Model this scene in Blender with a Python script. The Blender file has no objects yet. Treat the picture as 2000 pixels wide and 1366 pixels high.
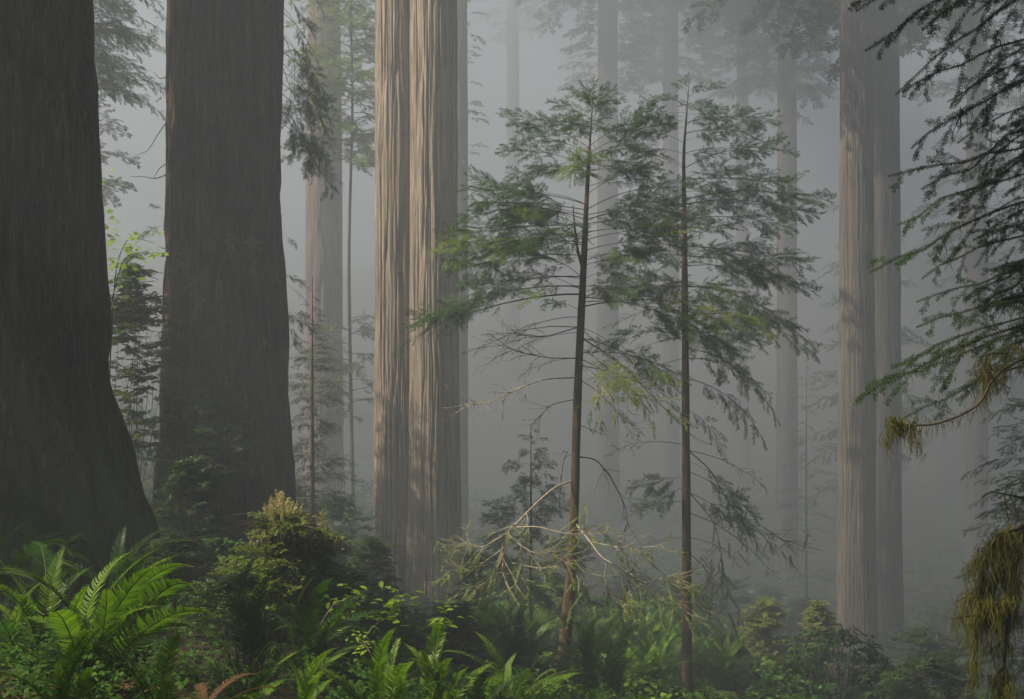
import bpy, math, random
import numpy as np
from mathutils import Matrix, Vector

C = bpy.context.scene.collection
SC = bpy.context.scene
R = math.radians

# ------------------------------------------------------------------ camera, sky, sun, exposure
cam_d = bpy.data.cameras.new('camera')
cam = bpy.data.objects.new('camera', cam_d); C.objects.link(cam)
cam_d.sensor_width = 36.0; cam_d.lens = 43.2
cam_d.clip_start = 0.05; cam_d.clip_end = 2000
cam.location = (0, 0, 0); cam.rotation_euler = (R(90), 0, 0)
SC.camera = cam

SUN_EL, SUN_AZ = R(46), R(-104)            # azimuth measured from +Y (view direction) towards +X
sdir = Vector((math.sin(SUN_AZ) * math.cos(SUN_EL), math.cos(SUN_AZ) * math.cos(SUN_EL), math.sin(SUN_EL)))
W = bpy.data.worlds.new('World'); SC.world = W; W.use_nodes = True
wn = W.node_tree.nodes; wl = W.node_tree.links
bg = wn.get('Background') or wn.new('ShaderNodeBackground')
sky = wn.new('ShaderNodeTexSky'); sky.sky_type = 'NISHITA'; sky.sun_disc = False
sky.sun_elevation = SUN_EL; sky.sun_rotation = SUN_AZ
sky.air_density = 1.0; sky.dust_density = 3.0; sky.ozone_density = 1.0
wl.new(sky.outputs[0], bg.inputs[0]); bg.inputs[1].default_value = 0.05
sun_d = bpy.data.lights.new('sun', 'SUN'); sun_d.energy = 5.0; sun_d.angle = R(0.5); sun_d.color = (1.0, 0.89, 0.72)
sun = bpy.data.objects.new('sun', sun_d); C.objects.link(sun)
sun.rotation_euler = sdir.to_track_quat('Z', 'Y').to_euler(); sun.location = sdir * 60

SC.view_settings.view_transform = 'Standard'; SC.view_settings.look = 'None'
SC.view_settings.gamma = 1.0; SC.view_settings.exposure = 1.85; SC.view_settings.use_curve_mapping = False
cy = SC.cycles
cy.max_bounces = 6; cy.diffuse_bounces = 3; cy.glossy_bounces = 2; cy.transmission_bounces = 3; cy.volume_bounces = 2
cy.use_denoising = True; cy.caustics_reflective = False; cy.caustics_refractive = False
cy.sample_clamp_indirect = 4.0
HAZE = 0.0165

# ------------------------------------------------------------------ helpers
FPX = 2400.0
def P(px, py, Y):
    return np.array([(px - 1000) / FPX * Y, Y, (683 - py) / FPX * Y])

def mesh(name, V, Q=None, T=None, smooth=False):
    me = bpy.data.meshes.new(name)
    V = np.asarray(V, np.float32).reshape(-1, 3)
    Q = np.zeros((0, 4), np.int32) if Q is None else np.asarray(Q, np.int32).reshape(-1, 4)
    T = np.zeros((0, 3), np.int32) if T is None else np.asarray(T, np.int32).reshape(-1, 3)
    nl = Q.size + T.size
    me.vertices.add(len(V)); me.vertices.foreach_set('co', V.ravel())
    me.loops.add(nl); me.loops.foreach_set('vertex_index', np.concatenate([Q.ravel(), T.ravel()]))
    me.polygons.add(len(Q) + len(T))
    st = np.concatenate([np.arange(len(Q)) * 4, Q.size + np.arange(len(T)) * 3]).astype(np.int32)
    me.polygons.foreach_set('loop_start', st)
    if smooth: me.polygons.foreach_set('use_smooth', np.ones(len(Q) + len(T), bool))
    me.update(calc_edges=True)
    return me

def link(name, me, mat=None, parent=None, M=None):
    o = bpy.data.objects.new(name, me); C.objects.link(o)
    if mat is not None and me is not None and len(me.materials) == 0: me.materials.append(mat)
    if parent is not None: o.parent = parent
    if M is not None: o.matrix_basis = M
    return o

def tag(o, label=None, cat=None, group=None, kind=None):
    if label: o['label'] = label
    if cat: o['category'] = cat
    if group: o['group'] = group
    if kind: o['kind'] = kind
    return o

def thing(name, label, cat, loc, group=None):
    o = bpy.data.objects.new(name, None); C.objects.link(o)
    o.location = [float(v) for v in loc]; o.empty_display_size = 0.3
    return tag(o, label, cat, group)

def norm(a):
    return a / np.maximum(np.linalg.norm(a, axis=-1, keepdims=True), 1e-9)

class Buf:
    """collects verts and quads"""
    def __init__(s): s.V = []; s.Q = []; s.n = 0
    def add(s, V, Q):
        V = np.asarray(V).reshape(-1, 3); Q = np.asarray(Q).reshape(-1, 4)
        s.V.append(V); s.Q.append(Q + s.n); s.n += len(V)
    def arr(s):
        if not s.V: return np.zeros((0, 3)), np.zeros((0, 4), int)
        return np.concatenate(s.V), np.concatenate(s.Q)
    def mesh(s, name, smooth=False):
        V, Q = s.arr(); return mesh(name, V, Q, smooth=smooth)

def prisms(A, B, ra, rb, k=4):
    A = np.asarray(A, float); B = np.asarray(B, float)
    ra = np.asarray(ra, float); rb = np.asarray(rb, float)
    d = norm(B - A)
    ref = np.where(np.abs(d[:, 2:3]) < 0.9, np.array([[0, 0, 1.0]]), np.array([[1.0, 0, 0]]))
    u = norm(np.cross(d, ref)); v = np.cross(d, u)
    a = np.arange(k) * 2 * np.pi / k
    ring = u[:, None, :] * np.cos(a)[None, :, None] + v[:, None, :] * np.sin(a)[None, :, None]
    V = np.concatenate([A[:, None] + ring * ra[:, None, None], B[:, None] + ring * rb[:, None, None]], 1)
    n = len(A); i = np.arange(k); j = (i + 1) % k
    q = np.stack([i, j, j + k, i + k], 1)
    Q = (np.arange(n) * 2 * k)[:, None, None] + q[None]
    return V.reshape(-1, 3), Q.reshape(-1, 4)

def tube(pts, rad, k=8):
    pts = np.asarray(pts, float); rad = np.broadcast_to(np.asarray(rad, float), (len(pts),))
    d = norm(np.gradient(pts, axis=0))
    ref = np.array([0.31, 0.95, 0.02]) if abs(d[0][2]) > 0.5 else np.array([0.02, 0.1, 1.0])
    u = norm(np.cross(d, ref)); v = np.cross(d, u)
    a = np.arange(k) * 2 * np.pi / k
    V = pts[:, None] + (u[:, None] * np.cos(a)[None, :, None] + v[:, None] * np.sin(a)[None, :, None]) * rad[:, None, None]
    n = len(pts); i = np.arange(k); j = (i + 1) % k
    Q = np.concatenate([np.stack([s * k + i, s * k + j, (s + 1) * k + j, (s + 1) * k + i], 1) for s in range(n - 1)])
    return V.reshape(-1, 3), Q

def needles(A, B, N, sp, nl, nw, rng, radial=False, ang=58, curl=0.25):
    A = np.asarray(A, float); B = np.asarray(B, float); N = np.asarray(N, float)
    D = B - A; L = np.linalg.norm(D, axis=1)
    n = np.maximum(2, np.ceil(L / sp).astype(int)); idx = np.repeat(np.arange(len(A)), n)
    k = np.arange(len(idx)) - np.repeat(np.cumsum(n) - n, n)
    t = (k + rng.uniform(0.1, 0.9, len(k))) / n[idx]
    d = norm(D)[idx]; nn = norm(N)[idx]; S = norm(np.cross(nn, d)); nn = np.cross(d, S)
    m = len(k); a = np.radians(ang + rng.normal(0, 10, m))
    if radial:
        ph = k * 2.399 + rng.uniform(0, 1, m)
        o = S * np.cos(ph)[:, None] + nn * np.sin(ph)[:, None]
    else:
        side = np.where(k % 2 == 0, 1.0, -1.0)
        o = norm(S * side[:, None] + nn * rng.normal(0, curl, m)[:, None])
    out = norm(o * np.sin(a)[:, None] + d * np.cos(a)[:, None])
    w = norm(np.cross(out, np.cross(d, o) if not radial else d) + rng.normal(0, 0.25, (m, 3)))
    w = norm(np.cross(np.cross(d, o) + rng.normal(0, .25, (m, 3)), out))
    l = nl * rng.uniform(0.65, 1.1, m) * (1 - 0.35 * t ** 3)
    p = A[idx] + D[idx] * t[:, None]
    V = np.stack([p, p + out * (l * 0.45)[:, None] + w * (nw / 2), p + out * l[:, None], p + out * (l * 0.45)[:, None] - w * (nw / 2)], 1)
    Q = np.arange(m * 4).reshape(-1, 4)
    return V.reshape(-1, 3), Q

def rotv(v, ax, a):
    ax = ax / np.linalg.norm(ax); c, s = math.cos(a), math.sin(a)
    return v * c + np.cross(ax, v) * s + ax * np.dot(ax, v) * (1 - c)

def spray(seed, L=2.0, n2=22, bare=0.25, rise=0.1, droop=0.3, l2=0.36, s3=0.07, l3=0.45, nl=0.022, nw=0.006, nsp=0.011,
          radial=False, dens=0.85, r0=0.012, hang=0.1, wig=0.02, ang=58, tipneed=0.45, twigwood=True, flat=.15, vary=.12):
    """one flat conifer bough (or leafy shoot) along +X with its upper face to +Z"""
    rng = np.random.default_rng(seed)
    N = 12; t = np.linspace(0, 1, N + 1)
    ax = np.stack([L * t, np.cumsum(rng.normal(0, wig * L / 3, N + 1)) * t, L * (rise * t - droop * t ** 2) + np.cumsum(rng.normal(0, wig * L / 5, N + 1)) * t], 1)
    ax[0] = 0
    WA = list(ax[:-1]); WB = list(ax[1:]); rr = r0 * (1 - 0.85 * t) + 0.0008
    RA = list(rr[:-1]); RB = list(rr[1:])
    NA, NB, NN = [], [], []
    up = np.array([0, 0, 1.0])
    for i in range(N):
        if t[i] > 1 - tipneed: NA.append(ax[i]); NB.append(ax[i + 1]); NN.append(up)
    side = 1 if rng.random() < .5 else -1
    for i in range(n2):
        ti = bare + (0.985 - bare) * (i + rng.uniform(0, .8)) / n2
        side = -side
        f = ti * N; j = min(int(f), N - 1); p = ax[j] + (ax[j + 1] - ax[j]) * (f - j)
        tg = norm(ax[j + 1] - ax[j])
        prof = ((1 - ti) ** 0.65 * 0.95 + 0.10) * min(1, 0.35 + 2.2 * (ti - bare + 0.06))
        ln = L * l2 * prof * rng.uniform(0.65, 1.15)
        nrm = norm(np.cross(tg, np.cross(up, tg)) + rng.normal(0, flat, 3))
        d = rotv(tg, nrm, side * R(rng.uniform(45, 68)))
        d[2] += rng.normal(-0.04, vary)
        ns = 4; q = p; r = max(0.0012, r0 * 0.42 * (1 - ti * .7)) * (0.5 + 0.5 * prof)
        for s in range(ns):
            d = norm(d + tg * 0.10 + np.array([0, 0, -hang * 0.35 * rng.uniform(0.3, 1.4)]) + rng.normal(0, 0.05, 3))
            q2 = q + d * ln / ns
            r2 = r * 0.72
            WA.append(q); WB.append(q2); RA.append(r); RB.append(r2)
            if s > 0 or ti > 0.6: NA.append(q); NB.append(q2); NN.append(nrm)
            if ln > 0.5 * s3 * L:
                m = max(1, int(round(ln / ns / (s3 * L)))) * (2 if s > 0 else 1)
                for b in range(m):
                    if rng.random() > dens: continue
                    u = (s + rng.uniform(0, 1)) / ns
                    if u < 0.12: continue
                    l = max(0.03 * L ** .5, ln * l3 * (1 - u * 0.75) * rng.uniform(0.5, 1.2))
                    e = rotv(d, nrm, (1 if b % 2 else -1) * R(rng.uniform(38, 62)))
                    e[2] -= hang * rng.uniform(0, 1.6); e = norm(e)
                    a0 = q + d * (u * ns - s) * ln / ns; a1 = a0 + e * l * .55
                    e2 = norm(e + d * .25 + np.array([0, 0, -hang * .5]) + rng.normal(0, .08, 3)); a2 = a1 + e2 * l * .45
                    
                    if twigwood: WA += [a0, a1]; WB += [a1, a2]; RA += [r2 * .7, r2 * .5]; RB += [r2 * .5, 0.0007]
                    NA += [a0 + (a1 - a0) * .15, a1]; NB += [a1, a2]; NN += [nrm, nrm]
            q = q2; r = r2
    w = prisms(np.array(WA), np.array(WB), np.array(RA), np.array(RB), 3)
    lf = needles(np.array(NA), np.array(NB), np.array(NN), nsp, nl, nw, rng, radial, ang)
    return dict(wood=w, leaf=lf, tip=ax[-1], axis=ax)

def align(tip_local, target, roll=0.0, up=(0, 0, 1.0)):
    xl = norm(np.asarray(tip_local, float)); zl = np.array([0, 0, 1.0]); zl = norm(zl - xl * xl.dot(zl)); yl = np.cross(zl, xl)
    tv = np.asarray(target, float); s = np.linalg.norm(tv) / np.linalg.norm(tip_local)
    xt = norm(tv); u = np.asarray(up, float); zt = u - xt * xt.dot(u)
    if np.linalg.norm(zt) < 0.05: zt = np.array([0, -1.0, 0]) - xt * xt.dot(np.array([0, -1.0, 0]))
    zt = rotv(norm(zt), xt, roll); yt = np.cross(zt, xt)
    A = np.stack([xt, yt, zt], 1) @ np.stack([xl, yl, zl], 1).T * s
    return A

def mat4(A, t):
    M = Matrix.Identity(4)
    for i in range(3):
        for j in range(3): M[i][j] = float(A[i, j])
        M[i][3] = float(t[i])
    return M

# value noise, periodic in x
def vnoise(u, v, nx, seed):
    rng = np.random.default_rng(seed); G = rng.random((512, nx))
    x = (u % 1.0) * nx; x0 = np.floor(x).astype(int); fx = x - x0; fx = fx * fx * (3 - 2 * fx)
    y0 = np.floor(v).astype(int); fy = v - y0; fy = fy * fy * (3 - 2 * fy)
    g = lambda a, b: G[b % 512, a % nx]
    return (g(x0, y0) * (1 - fx) + g(x0 + 1, y0) * fx) * (1 - fy) + (g(x0, y0 + 1) * (1 - fx) + g(x0 + 1, y0 + 1) * fx) * fy

# ------------------------------------------------------------------ materials
def nodes(name):
    m = bpy.data.materials.new(name); m.use_nodes = True
    nt = m.node_tree; nt.nodes.clear()
    out = nt.nodes.new('ShaderNodeOutputMaterial')
    return m, nt, out

def ramp(nt, fac, stops):
    r = nt.nodes.new('ShaderNodeValToRGB'); e = r.color_ramp.elements
    while len(e) < len(stops): e.new(0.5)
    for k, (p, c) in enumerate(stops): e[k].position = p; e[k].color = (*c, 1)
    nt.links.new(fac, r.inputs[0]); return r.outputs[0]

def leaf_mat(name, c0, c1, c2=None, rough=0.5, trans=0.35, tcol=1.6, spec=0.3, patch=0.8):
    """foliage: each leaf its own tone, slow patches of tone over the plant"""
    m, nt, out = nodes(name); N = nt.nodes; L = nt.links
    geo = N.new('ShaderNodeNewGeometry'); tc = N.new('ShaderNodeTexCoord')
    nz = N.new('ShaderNodeTexNoise'); nz.inputs['Scale'].default_value = 2.3; nz.inputs['Detail'].default_value = 3
    L.new(tc.outputs['Object'], nz.inputs['Vector'])
    mx = N.new('ShaderNodeMath'); mx.operation = 'MULTIPLY_ADD'; mx.inputs[1].default_value = 0.45; L.new(geo.outputs['Random Per Island'], mx.inputs[0])
    sb = N.new('ShaderNodeMath'); sb.operation = 'MULTIPLY_ADD'; sb.inputs[1].default_value = patch; sb.inputs[2].default_value = -0.13; L.new(nz.outputs[0], sb.inputs[0])
    L.new(sb.outputs[0], mx.inputs[2])
    st = [(0.12, c0), (0.7, c1)] + ([(0.93, c2)] if c2 else [])
    col = ramp(nt, mx.outputs[0], st)
    b = N.new('ShaderNodeBsdfPrincipled'); L.new(col, b.inputs['Base Color']); b.inputs['Roughness'].default_value = rough
    b.inputs['Specular IOR Level'].default_value = spec
    if trans > 0:
        tr = N.new('ShaderNodeBsdfTranslucent'); g = N.new('ShaderNodeMix'); g.data_type = 'RGBA'; g.blend_type = 'MULTIPLY'; g.inputs[0].default_value = 1
        L.new(col, g.inputs[6]); g.inputs[7].default_value = (tcol * 1.05, tcol * 1.1, tcol * 0.6, 1); L.new(g.outputs[2], tr.inputs[0])
        ms = N.new('ShaderNodeMixShader'); ms.inputs[0].default_value = trans
        L.new(b.outputs[0], ms.inputs[1]); L.new(tr.outputs[0], ms.inputs[2]); L.new(ms.outputs[0], out.inputs[0])
    else: L.new(b.outputs[0], out.inputs[0])
    return m

def bark_mat(name, dark, mid, light, freq=9.0, zs=0.05, moss=None, moss_top=0.0, bump=0.6, moss_amt=0.5, fis=0.0):
    """fibrous vertical bark; moss grows on it in patches below moss_top (object z)"""
    m, nt, out = nodes(name); N = nt.nodes; L = nt.links
    tc = N.new('ShaderNodeTexCoord')
    def nz(sc, z, det, rough=.6, dist=0.0):
        mp = N.new('ShaderNodeMapping'); mp.inputs['Scale'].default_value = (sc, sc, sc * z); L.new(tc.outputs['Object'], mp.inputs[0])
        n = N.new('ShaderNodeTexNoise'); n.inputs['Scale'].default_value = 1; n.inputs['Detail'].default_value = det; n.inputs['Roughness'].default_value = rough
        n.inputs['Distortion'].default_value = dist
        L.new(mp.outputs[0], n.inputs[0]); return n.outputs[0]
    n1 = nz(freq, zs, 6, .65, .3); n2 = nz(freq * 4.5, zs * .8, 4, .7); n3 = nz(1.1, .35, 3)
    a = N.new('ShaderNodeMath'); a.operation = 'MULTIPLY_ADD'; L.new(n2, a.inputs[0]); a.inputs[1].default_value = 0.45
    b0 = N.new('ShaderNodeMath'); b0.operation = 'MULTIPLY_ADD'; L.new(n1, b0.inputs[0]); b0.inputs[1].default_value = 0.75; b0.inputs[2].default_value = -0.10
    L.new(b0.outputs[0], a.inputs[2])
    col = ramp(nt, a.outputs[0], [(0.34, dark), (0.50, mid), (0.68, light)])
    mv = N.new('ShaderNodeMix'); mv.data_type = 'RGBA'; mv.blend_type = 'MULTIPLY'; mv.inputs[0].default_value = 0.7
    L.new(col, mv.inputs[6]); L.new(ramp(nt, n3, [(.3, (.55, .52, .5)), (.7, (1.15, 1.1, 1.05))]), mv.inputs[7]); col = mv.outputs[2]
    if moss:
        sep = N.new('ShaderNodeSeparateXYZ'); L.new(tc.outputs['Object'], sep.inputs[0])
        zz = N.new('ShaderNodeMapRange'); L.new(sep.outputs[2], zz.inputs[0]); zz.inputs[1].default_value = moss_top; zz.inputs[2].default_value = moss_top - 4.0
        mn = nz(2.6, .5, 8, .72)
        mm = N.new('ShaderNodeMath'); mm.operation = 'MULTIPLY_ADD'; L.new(zz.outputs[0], mm.inputs[0]); mm.inputs[1].default_value = moss_amt; L.new(mn, mm.inputs[2])
        f = N.new('ShaderNodeMapRange'); L.new(mm.outputs[0], f.inputs[0]); f.inputs[1].default_value = .62; f.inputs[2].default_value = .86
        x = N.new('ShaderNodeMix'); x.data_type = 'RGBA'; L.new(f.outputs[0], x.inputs[0]); L.new(col, x.inputs[6]); x.inputs[7].default_value = (*moss, 1); col = x.outputs[2]
    b = N.new('ShaderNodeBsdfPrincipled'); L.new(col, b.inputs['Base Color']); b.inputs['Roughness'].default_value = 0.92; b.inputs['Specular IOR Level'].default_value = 0.12
    bp = N.new('ShaderNodeBump'); bp.inputs['Strength'].default_value = bump; bp.inputs['Distance'].default_value = 0.08
    h = a.outputs[0]
    if fis:
        f0 = nz(4.2, .07, 3, .5, .6); f1 = N.new('ShaderNodeMath'); f1.operation = 'SUBTRACT'; L.new(f0, f1.inputs[0]); f1.inputs[1].default_value = .5
        f2 = N.new('ShaderNodeMath'); f2.operation = 'ABSOLUTE'; L.new(f1.outputs[0], f2.inputs[0])
        f3 = N.new('ShaderNodeMapRange'); L.new(f2.outputs[0], f3.inputs[0]); f3.inputs[2].default_value = .07; f3.inputs[4].default_value = fis
        f4 = N.new('ShaderNodeMath'); f4.operation = 'ADD'; L.new(h, f4.inputs[0]); L.new(f3.outputs[0], f4.inputs[1]); h = f4.outputs[0]
    L.new(h, bp.inputs['Height']); L.new(bp.outputs[0], b.inputs['Normal']); L.new(b.outputs[0], out.inputs[0])
    return m

def plain_mat(name, c0, c1, scale=8, rough=.8, bump=.3, zst=1.0):
    m, nt, out = nodes(name); N = nt.nodes; L = nt.links
    tc = N.new('ShaderNodeTexCoord'); mp = N.new('ShaderNodeMapping'); mp.inputs['Scale'].default_value = (1, 1, zst); L.new(tc.outputs['Object'], mp.inputs[0])
    n = N.new('ShaderNodeTexNoise'); n.inputs['Scale'].default_value = scale; n.inputs['Detail'].default_value = 6; L.new(mp.outputs[0], n.inputs[0])
    b = N.new('ShaderNodeBsdfPrincipled'); L.new(ramp(nt, n.outputs[0], [(.3, c0), (.7, c1)]), b.inputs['Base Color']); b.inputs['Roughness'].default_value = rough
    b.inputs['Specular IOR Level'].default_value = 0.2
    bp = N.new('ShaderNodeBump'); bp.inputs['Strength'].default_value = bump; bp.inputs['Distance'].default_value = .03
    L.new(n.outputs[0], bp.inputs['Height']); L.new(bp.outputs[0], b.inputs['Normal']); L.new(b.outputs[0], out.inputs[0])
    return m

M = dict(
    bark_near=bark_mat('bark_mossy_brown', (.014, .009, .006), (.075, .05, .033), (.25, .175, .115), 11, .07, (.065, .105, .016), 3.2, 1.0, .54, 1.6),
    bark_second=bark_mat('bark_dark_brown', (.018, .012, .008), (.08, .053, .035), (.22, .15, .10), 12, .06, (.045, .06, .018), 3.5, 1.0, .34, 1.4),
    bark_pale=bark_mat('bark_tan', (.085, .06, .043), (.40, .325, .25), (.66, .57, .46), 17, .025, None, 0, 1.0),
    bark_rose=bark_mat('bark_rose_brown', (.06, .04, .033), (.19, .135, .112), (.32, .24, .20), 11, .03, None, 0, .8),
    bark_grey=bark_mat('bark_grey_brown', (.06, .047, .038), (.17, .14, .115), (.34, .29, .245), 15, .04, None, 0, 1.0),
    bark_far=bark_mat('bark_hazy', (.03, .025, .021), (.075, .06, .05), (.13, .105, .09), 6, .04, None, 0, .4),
    bark_young=bark_mat('bark_young', (.05, .034, .022), (.13, .085, .055), (.24, .165, .11), 30, .08, (.05, .06, .02), 1.5, .5, .2),
    twig=plain_mat('twig_brown', (.035, .026, .018), (.095, .068, .047), 14, .85, .1),
    twig_pale=plain_mat('twig_lichen_sun_paint', (.28, .22, .155), (.6, .51, .39), 14, .85, .1),  # lichen-pale bare twigs, with sunlight painted into the tone as well
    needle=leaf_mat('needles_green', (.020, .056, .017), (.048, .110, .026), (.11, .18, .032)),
    needle_sun_paint=leaf_mat('needles_painted_sunlit', (.06, .115, .018), (.19, .26, .03), (.42, .30, .10)),  # lit copy of the green needles: sunlight painted into the colour
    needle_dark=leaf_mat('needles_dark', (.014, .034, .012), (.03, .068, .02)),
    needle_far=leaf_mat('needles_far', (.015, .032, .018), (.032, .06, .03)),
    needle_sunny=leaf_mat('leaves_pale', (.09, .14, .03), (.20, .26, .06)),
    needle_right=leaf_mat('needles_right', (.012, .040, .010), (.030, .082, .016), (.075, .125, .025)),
    fern=leaf_mat('fern_green', (.055, .12, .007), (.14, .27, .012), (.24, .37, .025), .45, .35, 1.5),
    fern_dark=leaf_mat('fern_deep_green', (.022, .065, .010), (.05, .13, .015), None, .45, .3, 1.4),
    fern_dry=leaf_mat('fern_dry', (.06, .03, .013), (.14, .07, .03), None, .8, .2, 1.2),
    rachis=plain_mat('fern_rachis', (.08, .06, .015), (.16, .13, .03), 20, .7, 0),
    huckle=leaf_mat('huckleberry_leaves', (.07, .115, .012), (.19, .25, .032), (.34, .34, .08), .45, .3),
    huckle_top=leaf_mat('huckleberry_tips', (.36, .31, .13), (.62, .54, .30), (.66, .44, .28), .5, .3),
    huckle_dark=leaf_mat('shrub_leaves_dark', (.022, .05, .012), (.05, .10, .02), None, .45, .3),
    maple=leaf_mat('maple_leaves', (.16, .28, .02), (.36, .52, .05), None, .5, .5, 1.3),
    rhodo=leaf_mat('rhododendron_leaves', (.02, .055, .012), (.05, .12, .022), (.13, .2, .04), .4, .2),
    shrub_y=leaf_mat('shrub_yellow_green', (.11, .15, .025), (.26, .28, .06), (.38, .35, .12), .5, .35),
    herb=leaf_mat('herb_leaves', (.02, .05, .008), (.05, .12, .012), (.12, .21, .02), .6, .3, 1.6, .12),
    petal=leaf_mat('pink_petals', (.5, .2, .35), (.65, .3, .45), None, .6, .3, 1),
    moss=leaf_mat('hanging_moss', (.06, .06, .014), (.145, .145, .028), (.27, .26, .07), .9, .3, 1.2, .05),
    soil=plain_mat('forest_floor', (.015, .011, .007), (.05, .035, .018), 3.0, .95, .8),
    log=bark_mat('log_bark', (.03, .02, .014), (.08, .055, .035), (.14, .1, .06), 12, .3, (.05, .085, .015), 3, .5, .5),
)

# ------------------------------------------------------------------ ground
CP = np.array([[0, 0, -1.75], [-4, 0, -1.6], [4, 1, -2.2], [0, -20, -1.5], [-20, -10, 0], [20, -10, -3],
    [-2.3, 6, -1.72], [-1.3, 7.5, -2.1], [-.2, 6.5, -2.25], [-2.0, 10, -2.55], [-.6, 9.5, -3.0], [.4, 7.5, -2.9], [-5.0, 12, -2.15], [-3.3, 14, -2.7],
    [-5.6, 18, -2.7], [-6, 24, -3.4], [-2.7, 20, -4.6], [-2.7, 35, -7.5], [.72, 18, -5.35], [3.1, 22, -6.6], [.4, 26, -7.0], [2, 30, -7.2], [4, 36, -7.9],
    [1.2, 12, -4.2], [3.4, 7, -3.4], [3, 12, -4.6], [6, 16, -5.4], [5.2, 20, -6.7], [7, 30, -8.7], [13, 45, -11.9], [11.5, 38, -10.8], [18, 38, -11.2], [8, 37, -9.8], [6, 46, -11], [20, 47, -13], [9, 33, -9.7], [13.5, 32, -9.6], [14, 55, -12.6], [10, 30, -9], [15, 25, -8.5],
    [0, 60, -11], [14, 65, -12.5], [-10, 50, -6.5], [-12, 20, -2], [-14, 40, -4], [-25, 25, 1], [-30, 60, -1], [30, 30, -10], [35, 70, -12],
    [0, 85, -10], [-20, 90, -3], [25, 90, -9], [0, 115, 0], [-40, 110, 6], [45, 110, 2], [0, 140, 12], [60, 140, 12], [-60, 140, 14], [-70, 60, 8], [75, 60, -6], [80, 0, -8], [-80, -10, 8], [0, -40, -1]], float)
def deep(Y): return Y if Y < 40 else 40 + (Y - 40) * 1.5       # the far grove stands well back in the fog
CP = CP * np.array([deep(y) / y if y > 40 else 1.0 for y in CP[:, 1]])[:, None]
def gz(x, y):
    x = np.asarray(x, float); y = np.asarray(y, float)
    d2 = (x[..., None] - CP[:, 0]) ** 2 + (y[..., None] - CP[:, 1]) ** 2 + 0.6
    w = d2 ** -1.7
    z = (w * CP[:, 2]).sum(-1) / w.sum(-1)
    dmp = np.clip(np.sqrt(x * x + y * y) / 12, 0.25, 2)
    return z + dmp * (0.06 * np.sin(x * 1.7 + 1.3 * np.sin(y * .9)) + 0.05 * np.sin(y * 2.1 + x * .7))
def G(x, y, dz=0.0): return np.array([x, y, float(gz(x, y)) + dz])

n = 260
s = np.linspace(-1, 1, n); xs = 145 * np.sign(s) * np.abs(s) ** 2.2
q = np.linspace(0, 1, n); ys = -38 + 44 * q + 190 * q ** 2.6
XX, YY = np.meshgrid(xs, ys); ZZ = gz(XX, YY) + vnoise(XX / 60 + .5, YY * 2.2, 130, 5) * .08
I = np.arange(n * n).reshape(n, n)
gq = np.stack([I[:-1, :-1], I[:-1, 1:], I[1:, 1:], I[1:, :-1]], -1).reshape(-1, 4)
go = link('ground', mesh('ground', np.stack([XX, YY, ZZ], -1), gq, smooth=True), M['soil'])
tag(go, 'dark sloping forest floor of soil and needle litter', 'ground', kind='structure')

# ------------------------------------------------------------------ redwood trunks
def trunk_mesh(name, h, r0, rtop, flare=0.3, fh=1.2, na=200, nz=160, fur=0.05, ridges=34, seed=1, lean=(0, 0), lobes=5, sink=1.2, gnarl=0.0, wv=1.0, vs=1.0, wide=2.6):
    t = np.linspace(0, 1, nz); z = -sink + (h + sink) * t ** 1.25
    th = np.linspace(0, 1, na, endpoint=False); U, Zg = np.meshgrid(th, z)
    zc = np.clip(Zg, 0, None)
    base = r0 + (rtop - r0) * (zc / h)
    lob = 0.6 + 0.55 * vnoise(U, Zg * 0 + 3.3, lobes, seed + 9) + .25 * vnoise(U, Zg * .2, lobes * 3, seed + 8)
    rad = base + flare * lob * np.exp(-zc / fh) * (1 + np.where(Zg < 0, -Zg * .25, 0))
    warp = (vnoise(U, Zg * .45, 8, seed + 1) - .5) * .035 + (vnoise(U, Zg * 1.4, 20, seed + 2) - .5) * .012
    warp = warp * wv
    u2 = U + warp
    f1 = np.abs(2 * vnoise(u2, Zg * .42 * vs + 7, ridges, seed + 3) - 1)
    f2 = np.abs(2 * vnoise(u2, Zg * vs, ridges * 2 + 3, seed + 4) - 1)
    f3 = vnoise(u2, Zg * 1.6, ridges * 4, seed + 5)
    big = vnoise(U, Zg * .12, 9, seed + 6) - .5
    rad = rad - fur * (np.clip(1 - f1 * wide, 0, 1) * 1.0 + np.clip(1 - f2 * 2.2, 0, 1) * .45 + f3 * .25) + big * min(fur, .1) * 1.1
    if gnarl: rad = rad + gnarl * (vnoise(U, Zg * 1.1, 14, seed + 11) - .5) * np.exp(-zc / 2.5) + gnarl * .5 * (vnoise(U, Zg * 2.7, 40, seed + 12) - .5) * np.exp(-zc / 3.5)
    a = U * 2 * np.pi
    X = rad * np.cos(a) + lean[0] * zc / h; Y = rad * np.sin(a) + lean[1] * zc / h
    I = np.arange(nz * na).reshape(nz, na); J = np.roll(I, -1, 1)
    Q = np.stack([I[:-1], J[:-1], J[1:], I[1:]], -1).reshape(-1, 4)
    return mesh(name, np.stack([X, Y, Zg], -1), Q, smooth=True)

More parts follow.
